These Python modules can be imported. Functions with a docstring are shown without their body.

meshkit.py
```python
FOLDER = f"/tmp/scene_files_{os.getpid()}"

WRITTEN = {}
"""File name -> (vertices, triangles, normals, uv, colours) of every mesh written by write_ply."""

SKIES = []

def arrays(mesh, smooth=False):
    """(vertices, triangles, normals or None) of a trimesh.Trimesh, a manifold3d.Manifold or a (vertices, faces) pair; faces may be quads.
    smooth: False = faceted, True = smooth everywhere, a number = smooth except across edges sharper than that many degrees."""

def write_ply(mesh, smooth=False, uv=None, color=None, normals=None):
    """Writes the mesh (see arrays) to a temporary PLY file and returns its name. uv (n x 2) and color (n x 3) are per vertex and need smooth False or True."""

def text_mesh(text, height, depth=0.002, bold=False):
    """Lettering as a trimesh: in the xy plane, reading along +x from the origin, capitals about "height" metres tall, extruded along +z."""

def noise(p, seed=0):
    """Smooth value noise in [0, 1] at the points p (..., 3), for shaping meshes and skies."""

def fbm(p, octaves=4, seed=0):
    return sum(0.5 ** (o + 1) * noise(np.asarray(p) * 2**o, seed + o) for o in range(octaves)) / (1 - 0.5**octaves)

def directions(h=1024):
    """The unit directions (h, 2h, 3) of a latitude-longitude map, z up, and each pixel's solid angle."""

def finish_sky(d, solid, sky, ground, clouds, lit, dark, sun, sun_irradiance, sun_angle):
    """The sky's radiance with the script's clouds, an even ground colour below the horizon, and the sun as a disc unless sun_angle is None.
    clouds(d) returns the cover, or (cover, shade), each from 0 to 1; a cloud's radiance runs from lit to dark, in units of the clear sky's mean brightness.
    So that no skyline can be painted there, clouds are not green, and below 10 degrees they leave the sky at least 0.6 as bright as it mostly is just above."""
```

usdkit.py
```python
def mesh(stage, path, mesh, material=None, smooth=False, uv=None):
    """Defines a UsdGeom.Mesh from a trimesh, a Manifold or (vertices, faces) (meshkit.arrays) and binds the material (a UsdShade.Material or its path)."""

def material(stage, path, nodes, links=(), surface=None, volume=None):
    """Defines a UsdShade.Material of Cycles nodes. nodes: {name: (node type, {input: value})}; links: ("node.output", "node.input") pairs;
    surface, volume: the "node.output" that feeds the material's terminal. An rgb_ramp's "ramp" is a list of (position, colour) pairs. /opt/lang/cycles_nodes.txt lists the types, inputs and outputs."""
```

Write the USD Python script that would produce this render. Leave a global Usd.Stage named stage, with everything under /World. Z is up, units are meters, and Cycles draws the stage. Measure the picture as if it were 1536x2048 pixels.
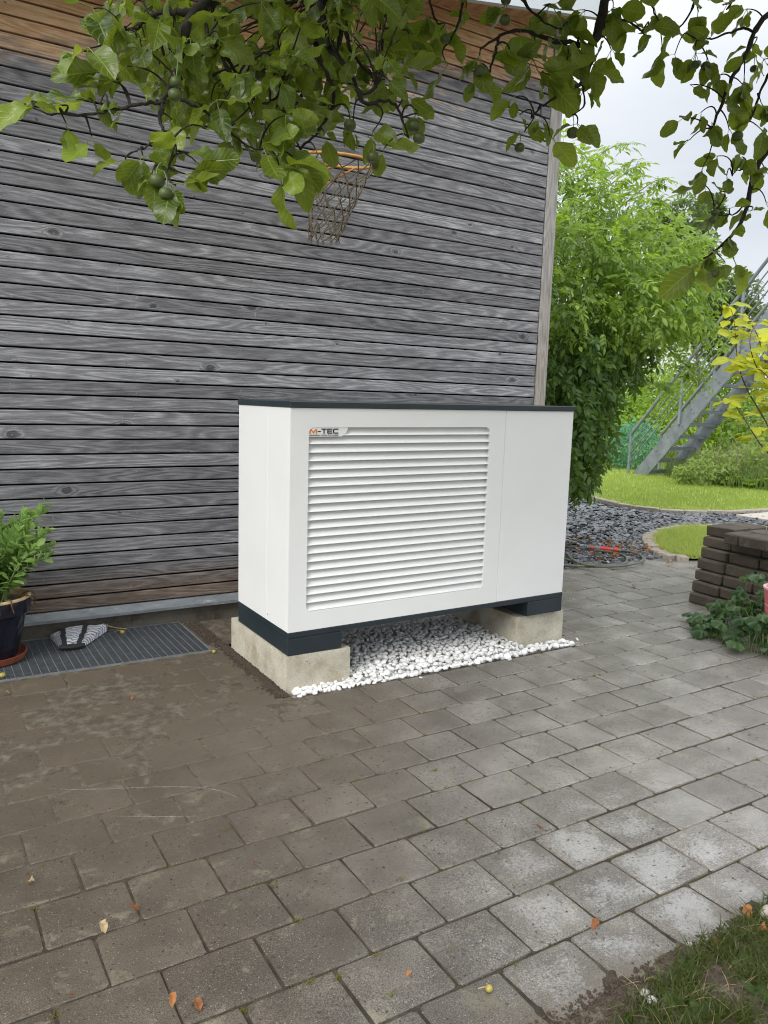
import math, random
import numpy as np, trimesh, usdkit, meshkit
from shapely.geometry import Polygon, Point, box as sbox
from shapely.ops import triangulate as _tri
from pxr import Usd, UsdGeom, UsdLux, UsdShade, Gf, Sdf, Vt

stage = Usd.Stage.CreateInMemory()
UsdGeom.SetStageUpAxis(stage, UsdGeom.Tokens.z)
UsdGeom.SetStageMetersPerUnit(stage, 1.0)
UsdGeom.Xform.Define(stage, '/World')
UsdGeom.Scope.Define(stage, '/World/Looks')
W = '/World/'

# ------------------------------------------------------------------ camera
CAM = np.array([0.0, -4.3694, 1.33265])
RX = np.array([.85484019, -.51800606, .03029817]); UX = np.array([.04829713, .13756738, .98931421]); FX = np.array([.51663879, .84424223, -.14261634])
FPX = 1539.5
cam = UsdGeom.Camera.Define(stage, '/World/camera')
cam.CreateHorizontalApertureAttr(36.0); cam.CreateVerticalApertureAttr(48.0)
cam.CreateFocalLengthAttr(36.0 * FPX / 1536); cam.CreateClippingRangeAttr(Gf.Vec2f(0.05, 400))
m4 = Gf.Matrix4d(1)
for i, row in enumerate((RX, UX, -FX)):
    m4.SetRow(i, Gf.Vec4d(*map(float, row), 0))
m4.SetRow(3, Gf.Vec4d(*map(float, CAM), 1))
cam.AddTransformOp().Set(m4)
cam.CreateExposureAttr(0.40)

# ------------------------------------------------------------------ sky and sun (bright overcast)
SUN = np.array([-.74, -.36, .58]); SUN /= np.linalg.norm(SUN)
SKY_STRENGTH, CLOUD = 0.10, 10.5
dome = UsdLux.DomeLight.Define(stage, '/World/sky')
dome.CreateIntensityAttr(1.0)
sky_mat = usdkit.material(stage, '/World/Looks/overcast_sky', {
    'tc': ('texture_coordinate', {}),
    'sky': ('sky_texture', {'sky_type': 'single_scattering', 'sun_disc': False, 'sun_elevation': float(np.arcsin(SUN[2])), 'sun_rotation': float(math.atan2(SUN[0], SUN[1]))}),
    'map': ('mapping', {'scale': (1.0, 1.0, 2.2)}),
    'n': ('noise_texture', {'scale': 1.7, 'detail': 5, 'roughness': .55, 'distortion': .4}),
    'cl': ('rgb_ramp', {'ramp': [(.28, (.80 * CLOUD, .845 * CLOUD, .92 * CLOUD)), (.72, (1.12 * CLOUD, 1.14 * CLOUD, 1.15 * CLOUD))]}),
    'sep': ('separate_xyz', {}),
    'el': ('map_range', {'range_type': 'smoothstep', 'from_min': .25, 'from_max': .95, 'to_min': .66, 'to_max': 1.8, 'clamp': True}),
    'sc': ('vector_math', {'math_type': 'multiply'}),
    'mx': ('mix', {'fac': .90}),
    'bg': ('background_shader', {'strength': SKY_STRENGTH})},
    [('tc.generated', 'map.vector'), ('map.vector', 'n.vector'), ('n.fac', 'cl.fac'), ('tc.generated', 'sep.vector'), ('sep.z', 'el.value'),
     ('cl.color', 'sc.vector1'), ('el.result', 'sc.vector2'), ('sky.color', 'mx.color1'), ('sc.vector', 'mx.color2'), ('mx.color', 'bg.color')], surface='bg.background')
UsdShade.MaterialBindingAPI.Apply(dome.GetPrim()).Bind(sky_mat)
dome.GetPrim().SetCustomDataByKey('kind', 'structure')
sun = UsdLux.DistantLight.Define(stage, '/World/sun')
sun.CreateIntensityAttr(0.48); sun.CreateAngleAttr(24.0); sun.CreateNormalizeAttr(True); sun.CreateColorAttr(Gf.Vec3f(1.0, .965, .91))
zax = SUN; xax = np.cross([0, 0, 1.0], zax); xax /= np.linalg.norm(xax); yax = np.cross(zax, xax)
ms = Gf.Matrix4d(1)
for i, row in enumerate((xax, yax, zax)):
    ms.SetRow(i, Gf.Vec4d(*map(float, row), 0))
sun.AddTransformOp().Set(ms)

# ------------------------------------------------------------------ helpers
def at(px, py, d):
    "world point seen at photo pixel (px, py), d metres deep"
    return CAM + d * (FX + (px - 768) / FPX * RX - (py - 1024) / FPX * UX)
def ground(px, py, z=0.0):
    r = FX + (px - 768) / FPX * RX - (py - 1024) / FPX * UX
    return CAM + (z - CAM[2]) / r[2] * r
def inview(p, mx=40):
    p = np.atleast_2d(p) - CAM
    z = p @ FX
    x = 768 + FPX * (p @ RX) / np.maximum(z, 1e-3); y = 1024 - FPX * (p @ UX) / np.maximum(z, 1e-3)
    return (z > .05) & (x > -mx) & (x < 1536 + mx) & (y > -mx) & (y < 2048 + mx)

used = {}
def numbered(parent, name):
    k = used.get((parent, name), 0); used[(parent, name)] = k + 1
    return f'{parent}/{name}' if k == 0 else f'{parent}/{name}_{k:03d}'
def tag(prim, label=None, cat=None, group=None, kind=None):
    for key, v in (('label', label), ('category', cat), ('group', group), ('kind', kind)):
        if v: prim.SetCustomDataByKey(key, v)
class T:
    "a thing: an Xform at its base"
    def __init__(s, name, label=None, cat=None, loc=(0, 0, 0), group=None, kind=None):
        s.path = numbered('/World', name); s.loc = np.array(loc, float)
        x = UsdGeom.Xform.Define(stage, s.path); x.AddTranslateOp().Set(Gf.Vec3d(*map(float, s.loc)))
        tag(x.GetPrim(), label, cat, group, kind); s.prim = x.GetPrim()
class Prt:
    def __init__(s, path, loc): s.path, s.loc = path, loc
def vf(mesh):
    if hasattr(mesh, 'vertices'): return np.asarray(mesh.vertices, float), np.asarray(mesh.faces)
    return np.asarray(mesh[0], float), np.asarray(mesh[1])
def part(parent, name, mesh, mat, smooth=False, uv=None, label=None, kind=None):
    v, f = vf(mesh)
    path = numbered(parent.path, name)
    p = usdkit.mesh(stage, path, (v - parent.loc, f), mat, smooth, uv)
    tag(p.GetPrim(), label, kind=kind)
    return Prt(path, parent.loc)
def solo(name, mesh, mat, label=None, cat=None, group=None, kind=None, smooth=False, uv=None):
    path = numbered('/World', name)
    p = usdkit.mesh(stage, path, vf(mesh), mat, smooth, uv)
    tag(p.GetPrim(), label, cat, group, kind)
    return Prt(path, np.zeros(3))
def copies(first, spots, labels, group=None):
    "further instances of thing FIRST: spots of (x,y,z,rz,scale)"
    base, name = first.path, first.path.rsplit('/', 1)[1]
    cd = first.prim.GetCustomData()
    for (x, y, z, rz, sc), lb in zip(spots, labels):
        xf = UsdGeom.Xform.Define(stage, numbered('/World', name))
        xf.GetPrim().GetReferences().AddInternalReference(base); xf.GetPrim().SetInstanceable(True)
        xf.ClearXformOpOrder()
        M = Gf.Matrix4d().SetScale(sc) * Gf.Matrix4d().SetRotate(Gf.Rotation(Gf.Vec3d(0, 0, 1), rz)) * Gf.Matrix4d().SetTranslate(Gf.Vec3d(x, y, z))
        xf.AddTransformOp().Set(M)
        tag(xf.GetPrim(), lb, cd.get('category'), group or cd.get('group'))

def cat(ms):
    vs, fs, n = [], [], 0
    for m in ms:
        v, f = vf(m)
        if f.shape[1] == 4: f = np.vstack([f[:, [0, 1, 2]], f[:, [0, 2, 3]]])
        vs.append(v); fs.append(f + n); n += len(v)
    return np.vstack(vs), np.vstack(fs)
BF = np.array([[0, 2, 3], [0, 3, 1], [4, 5, 7], [4, 7, 6], [0, 1, 5], [0, 5, 4], [2, 6, 7], [2, 7, 3], [0, 4, 6], [0, 6, 2], [1, 3, 7], [1, 7, 5]])
def bx(x0, x1, y0, y1, z0, z1):
    return np.array([[x, y, z] for z in (z0, z1) for y in (y0, y1) for x in (x0, x1)], float), BF
def cbx(x0, x1, y0, y1, z0, z1, c=.003):
    "box with chamfered edges"
    pts = []
    for x in (x0, x1):
        for y in (y0, y1):
            for z in (z0, z1):
                sx, sy, sz = (1 if x == x0 else -1), (1 if y == y0 else -1), (1 if z == z0 else -1)
                pts += [[x, y + sy * c, z + sz * c], [x + sx * c, y, z + sz * c], [x + sx * c, y + sy * c, z]]
    h = trimesh.convex.convex_hull(np.array(pts))
    return np.array(h.vertices), np.array(h.faces)
def xform(m, M):
    v, f = vf(m); return v @ np.asarray(M)[:3, :3].T + np.asarray(M)[:3, 3], f
def spline(pts, n):
    p = np.asarray(pts, float)
    if len(p) < 3:
        t = np.linspace(0, 1, n)[:, None]; return p[0] * (1 - t) + p[-1] * t
    from scipy.interpolate import CubicSpline
    s = np.r_[0, np.cumsum(np.linalg.norm(np.diff(p, axis=0), axis=1) ** .6)]
    return CubicSpline(s, p)(np.linspace(0, s[-1], n))
def tube(pts, rad, sides=6, caps=True):
    p = np.asarray(pts, float); n = len(p)
    t = np.gradient(p, axis=0); t /= np.linalg.norm(t, axis=1, keepdims=True) + 1e-12
    a = np.cross(t[0], [0, 0, 1.0]) if abs(t[0, 2]) < .9 else np.cross(t[0], [1.0, 0, 0])
    A = []
    for i in range(n):
        a = a - t[i] * (a @ t[i]); a /= np.linalg.norm(a) + 1e-12; A.append(a)
    A = np.array(A); B = np.cross(t, A)
    ang = np.arange(sides) * 2 * np.pi / sides
    R = np.broadcast_to(rad, (n,))[:, None, None]
    v = (p[:, None] + R * (np.cos(ang)[None, :, None] * A[:, None] + np.sin(ang)[None, :, None] * B[:, None])).reshape(-1, 3)
    i, j = np.meshgrid(np.arange(n - 1), np.arange(sides), indexing='ij'); k = (j + 1) % sides
    q = np.stack([i * sides + j, i * sides + k, (i + 1) * sides + k, (i + 1) * sides + j], -1).reshape(-1, 4)
    f = np.vstack([q[:, [0, 1, 2]], q[:, [0, 2, 3]]])
    if caps:
        v = np.vstack([v, p[0], p[-1]]); o = n * sides
        j = np.arange(sides); k = (j + 1) % sides
        f = np.vstack([f, np.stack([np.full(sides, o), k, j], 1), np.stack([np.full(sides, o + 1), (n - 1) * sides + j, (n - 1) * sides + k], 1)])
    return v, f
def lathe(prof, seg=40, c=(0, 0)):
    p = np.asarray(prof, float); n = len(p); a = np.arange(seg) * 2 * np.pi / seg
    v = np.stack([c[0] + p[:, None, 0] * np.cos(a), c[1] + p[:, None, 0] * np.sin(a), np.broadcast_to(p[:, None, 1], (n, seg))], -1).reshape(-1, 3)
    i, j = np.meshgrid(np.arange(n - 1), np.arange(seg), indexing='ij'); k = (j + 1) % seg
    q = np.stack([i * seg + j, i * seg + k, (i + 1) * seg + k, (i + 1) * seg + j], -1).reshape(-1, 4)
    return v, np.vstack([q[:, [0, 1, 2]], q[:, [0, 2, 3]]])
def many(v, f, M):
    "one mesh of template (v,f) under each 3x4 matrix"
    M = np.asarray(M); n = len(M)
    V = np.einsum('nij,kj->nki', M[:, :, :3], v) + M[:, None, :, 3]
    return V.reshape(-1, 3), (f[None] + (np.arange(n) * len(v))[:, None, None]).reshape(-1, 3)
def frame(d, nrm, pos, sc=1.0):
    "3x4 matrices with x along d, z near nrm"
    d = np.atleast_2d(d).astype(float); d = d / np.linalg.norm(d, axis=1, keepdims=True)
    nrm = np.broadcast_to(nrm, d.shape).astype(float)
    y = np.cross(nrm, d); y /= np.linalg.norm(y, axis=1, keepdims=True) + 1e-9
    z = np.cross(d, y)
    s = np.asarray(sc, float); s = s[:, None] if s.ndim == 1 else s
    return np.stack([d * s, y * s, z * s, np.broadcast_to(pos, d.shape)], -1)
def poly_sheet(poly, z, maxa=None):
    "flat triangulated sheet of a shapely polygon"
    v, f = trimesh.creation.triangulate_polygon(poly, engine='earcut')
    return np.c_[v, np.full(len(v), z)], f
def grid_sheet(x0, x1, y0, y1, step, zf, keep=None):
    xs = np.arange(x0, x1 + step / 2, step); ys = np.arange(y0, y1 + step / 2, step)
    X, Y = np.meshgrid(xs, ys); P = np.c_[X.ravel(), Y.ravel()]
    nx, ny = len(xs), len(ys)
    i, j = np.meshgrid(np.arange(ny - 1), np.arange(nx - 1), indexing='ij'); a = (i * nx + j).ravel()
    q = np.stack([a, a + 1, a + nx + 1, a + nx], 1)
    if keep is not None:
        k = keep(P[q].mean(1)); q = q[k]
    f = np.vstack([q[:, [0, 1, 2]], q[:, [0, 2, 3]]])
    u_, inv = np.unique(f, return_inverse=True)
    return np.c_[P, zf(P)][u_], inv.reshape(f.shape)
def inpoly(poly, P):
    import shapely
    return shapely.contains_xy(poly, P[:, 0], P[:, 1])
def fb(P, s, seed=0, o=3):
    P = np.asarray(P, float); P3 = np.c_[P[:, :2] * s, np.full(len(P), 7.3)] if P.shape[1] == 2 else P * s
    return meshkit.fbm(P3, o, seed)
def tilt(m):
    "the unit stands a touch higher at its right end"
    v, f = vf(m); v = v.copy(); v[:, 2] += .0156 * (v[:, 0] - 1.403) / 1.69
    return v, f

# ------------------------------------------------------------------ materials
LK = '/World/Looks/'
def mat(name, nodes, links, surface='p.BSDF', **k): return usdkit.material(stage, LK + name, nodes, links, surface=surface, **k)
def simple(name, col, rough=.5, var=.12, scale=30, bump=.0, metal=0.0, bscale=None, **pk):
    "principled colour with noise variation, per-island variation and optional bump"
    c = np.array(col)
    n = {'g': ('geometry', {}), 'n': ('noise_texture', {'scale': scale, 'detail': 5, 'roughness': .6}),
         'r': ('rgb_ramp', {'ramp': [(.25, tuple(c * (1 - var))), (.75, tuple(np.minimum(c * (1 + var), 1)))]}),
         'p': ('principled_bsdf', {'roughness': rough, 'metallic': metal, **pk})}
    l = [('g.position', 'n.vector'), ('n.fac', 'r.fac'), ('r.color', 'p.base_color')]
    if bump:
        n['n2'] = ('noise_texture', {'scale': bscale or scale * 3, 'detail': 4}); n['b'] = ('bump', {'strength': bump, 'distance': .004})
        l += [('g.position', 'n2.vector'), ('n2.fac', 'b.height'), ('b.normal', 'p.normal')]
    return mat(name, n, l)

def wood(name, vertical=False):
    "weathered larch: grey fibres, rings round knots; the boards under the eaves have kept their orange colour"
    N = {'g': ('geometry', {}), 'oi': ('object_info', {}), 'w': ('white_noise_texture', {'dimensions': '1D'}),
         'off': ('vector_math', {'math_type': 'scale', 'scale': 40.0}), 'P': ('vector_math', {'math_type': 'add'}),
         'rot': ('mapping', {'rotation': (0, math.pi / 2 if vertical else 0, 0)}),
         'flat': ('mapping', {'scale': (1, 0.0, 1)}),
         'kz': ('noise_texture', {'scale': 30, 'detail': 2}), 'ko': ('vector_math', {'math_type': 'multiply', 'vector2': (.035, .06, 0)}), 'kw': ('vector_math', {'math_type': 'add'}), 'kr': ('separate_color', {}), 'kq': ('map_range', {'from_min': .12, 'from_max': .9, 'to_min': 5., 'to_max': .60, 'clamp': True}), 'kt': ('math', {'math_type': 'multiply'}), 'ks': ('separate_xyz', {}), 'kc': ('combine_xyz', {}), 'kv': ('mapping', {'scale': (1.5, 2.5, 0)}), 'kn': ('voronoi_texture', {'dimensions': '2D', 'scale': 1.55, 'randomness': 1.0}),
         'kinv': ('map_range', {'from_min': 0., 'from_max': .10, 'to_min': 1., 'to_max': 0., 'clamp': True}),
         'kp': ('math', {'math_type': 'power', 'value2': 1.3}),
         'rv': ('mapping', {'scale': (.9, 0, 9.0)}), 'rn': ('noise_texture', {'scale': 1.0, 'detail': 1.5, 'roughness': .45}),
         'radd': ('math', {'math_type': 'multiply_add', 'value2': .16}),
         'rm': ('math', {'math_type': 'multiply', 'value2': 95.0}), 'rs': ('math', {'math_type': 'sine'}),
         'fv': ('mapping', {'scale': (13.0, 1, 240.0)}), 'fn': ('noise_texture', {'scale': 1.0, 'detail': 4, 'roughness': .65}),
         'bv': ('mapping', {'scale': (4.2, 1, 13.0)}), 'bn': ('noise_texture', {'scale': 1.3, 'detail': 5, 'roughness': .6}),
         's1': ('math', {'math_type': 'multiply_add', 'value2': .080, 'value3': .0}),
         's2': ('math', {'math_type': 'multiply_add', 'value2': .78}), 's3': ('math', {'math_type': 'multiply_add', 'value2': .36}),
         's4': ('math', {'math_type': 'multiply_add', 'value2': .20}),
         'grey': ('rgb_ramp', {'ramp': [(.40, (.076, .075, .081)), (.57, (.148, .147, .157)), (.74, (.222, .222, .236)), (.93, (.42, .425, .445))]}),
         'warm': ('rgb_ramp', {'ramp': [(.40, (.24, .115, .050)), (.62, (.50, .29, .15)), (.92, (.68, .49, .31))]}),
         'old': ('rgb_ramp', {'ramp': [(.40, (.060, .044, .036)), (.75, (.20, .155, .125)), (.98, (.42, .36, .31))]}),
         'sx': ('separate_xyz', {}),
         'hz': ('math', {'math_type': 'multiply_add', 'value2': -.150}), 'hb': ('math', {'math_type': 'multiply_add', 'value2': .42}),
         'hj': ('math', {'math_type': 'multiply_add', 'value2': .22}),
         'hm': ('map_range', {'range_type': 'smoothstep', 'from_min': 3.13, 'from_max': 3.36, 'clamp': True}),
         'lo': ('map_range', {'range_type': 'smoothstep', 'from_min': .42, 'from_max': .20, 'clamp': True}),
         'c1': ('mix', {}), 'c2': ('mix', {}), 'kd': ('map_range', {'from_min': .42, 'from_max': .74, 'to_min': 0., 'to_max': .72, 'clamp': True}), 'c3': ('mix', {'color2': (.022, .018, .017)}),
         'sv': ('mapping', {'scale': (60.0, 1, 16.0)}), 'sn': ('noise_texture', {'scale': 1.0, 'detail': 2}), 'st': ('map_range', {'from_min': .72, 'from_max': .80, 'to_max': .55, 'clamp': True}),
         'c4': ('mix', {'color2': (.42, .42, .43)}),
         'bh': ('math', {'math_type': 'multiply_add', 'value2': .25}), 'b': ('bump', {'strength': .55, 'distance': .004}),
         'p': ('principled_bsdf', {'roughness': .72, 'specular_ior_level': .35})}
    L = [('oi.random', 'w.w'), ('w.color', 'off.vector1'), ('g.position', 'rot.vector'), ('rot.vector', 'P.vector1'), ('off.vector', 'P.vector2'),
         ('P.vector', 'ks.vector'), ('ks.x', 'kc.x'), ('ks.z', 'kc.y'), ('kc.vector', 'kv.vector'), ('kv.vector', 'kw.vector1'), ('kz.color', 'ko.vector1'), ('ko.vector', 'kw.vector2'), ('kc.vector', 'kz.vector'), ('kw.vector', 'kn.vector'), ('kn.color', 'kr.color'), ('kr.r', 'kq.value'), ('kn.distance', 'kt.value1'), ('kq.result', 'kt.value2'), ('kt.value', 'kinv.value'), ('kinv.result', 'kp.value1'),
         ('P.vector', 'rv.vector'), ('rv.vector', 'rn.vector'), ('kp.value', 'radd.value1'), ('rn.fac', 'radd.value3'), ('radd.value', 'rm.value1'), ('rm.value', 'rs.value1'),
         ('P.vector', 'fv.vector'), ('fv.vector', 'fn.vector'), ('P.vector', 'bv.vector'), ('bv.vector', 'bn.vector'),
         ('rs.value', 's1.value1'), ('fn.fac', 's2.value1'), ('s1.value', 's2.value3'), ('bn.fac', 's3.value1'), ('s2.value', 's3.value3'), ('oi.random', 's4.value1'), ('s3.value', 's4.value3'),
         ('s4.value', 'grey.fac'), ('s4.value', 'warm.fac'), ('s4.value', 'old.fac'),
         ('g.position', 'sx.vector'), ('sx.x', 'hz.value1'), ('sx.z', 'hz.value3'), ('bn.fac', 'hb.value1'), ('hz.value', 'hb.value3'), ('oi.random', 'hj.value1'), ('hb.value', 'hj.value3'), ('hj.value', 'hm.value'),
         ('sx.z', 'lo.value'), ('hm.result', 'c1.fac'), ('grey.color', 'c1.color1'), ('warm.color', 'c1.color2'),
         ('lo.result', 'c2.fac'), ('c1.color', 'c2.color1'), ('old.color', 'c2.color2'),
         ('kinv.result', 'kd.value'), ('kd.result', 'c3.fac'), ('c2.color', 'c3.color1'),
         ('P.vector', 'sv.vector'), ('sv.vector', 'sn.vector'), ('sn.fac', 'st.value'), ('st.result', 'c4.fac'), ('c3.color', 'c4.color1'),
         ('c4.color', 'p.base_color'), ('rs.value', 'bh.value1'), ('fn.fac', 'bh.value3'), ('bh.value', 'b.height'), ('b.normal', 'p.normal')]
    if vertical:
        N['hm'] = ('map_range', {'from_min': 50., 'from_max': 60., 'clamp': True}); N['lo'] = ('map_range', {'range_type': 'smoothstep', 'from_min': 2.6, 'from_max': .6, 'to_max': .75, 'clamp': True})
        N['grey'] = ('rgb_ramp', {'ramp': [(.38, (.10, .092, .085)), (.60, (.23, .22, .205)), (.98, (.42, .40, .38))]})
        N['old'] = ('rgb_ramp', {'ramp': [(.38, (.10, .078, .062)), (.65, (.26, .215, .175)), (.98, (.46, .40, .34))]})
    return mat(name, N, L)
M_board = wood('weathered_larch'); M_post = wood('weathered_larch_upright', True)
M_back = simple('dark_felt', (.006, .005, .006), .9)

def concrete(name, col, stain):
    c = np.array(col)
    return mat(name, {'g': ('geometry', {}), 'n': ('noise_texture', {'scale': 7, 'detail': 8, 'roughness': .65, 'distortion': .3}), 'n2': ('noise_texture', {'scale': 160, 'detail': 3}),
        'r': ('rgb_ramp', {'ramp': [(.30, tuple(np.array(stain))), (.48, tuple(c * .9)), (.75, tuple(c * 1.15))]}),
        'mu': ('mix', {'mix_type': 'multiply', 'fac': .55}), 'r2': ('rgb_ramp', {'ramp': [(.3, (.6, .58, .54)), (.6, (1, 1, 1))]}),
        'vo': ('voronoi_texture', {'scale': 34}), 'pit': ('map_range', {'from_min': .05, 'from_max': .11, 'to_min': 0., 'to_max': 1., 'clamp': True}),
        'pm': ('noise_texture', {'scale': 9}), 'pg': ('map_range', {'from_min': .52, 'from_max': .58, 'to_min': 1., 'to_max': 0., 'clamp': True}), 'pp': ('math', {'math_type': 'maximum'}),
        'mp': ('mix', {'color1': (.05, .045, .035)}), 'bh': ('math', {'math_type': 'multiply_add', 'value2': .25}), 'b': ('bump', {'strength': .6, 'distance': .006}), 'p': ('principled_bsdf', {'roughness': .85})},
        [('g.position', 'n.vector'), ('g.position', 'n2.vector'), ('g.position', 'vo.vector'), ('g.position', 'pm.vector'), ('n.fac', 'r.fac'), ('r.color', 'mu.color1'), ('n2.fac', 'r2.fac'), ('r2.color', 'mu.color2'),
         ('vo.distance', 'pit.value'), ('pm.fac', 'pg.value'), ('pit.result', 'pp.value1'), ('pg.result', 'pp.value2'), ('pp.value', 'mp.fac'), ('mu.color', 'mp.color2'), ('mp.color', 'p.base_color'),
         ('n2.fac', 'bh.value1'), ('pp.value', 'bh.value3'), ('bh.value', 'b.height'), ('b.normal', 'p.normal')])
M_conc = concrete('cast_concrete', (.56, .525, .43), (.33, .275, .17))
M_found = concrete('damp_concrete', (.17, .155, .125), (.07, .055, .04))

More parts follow.
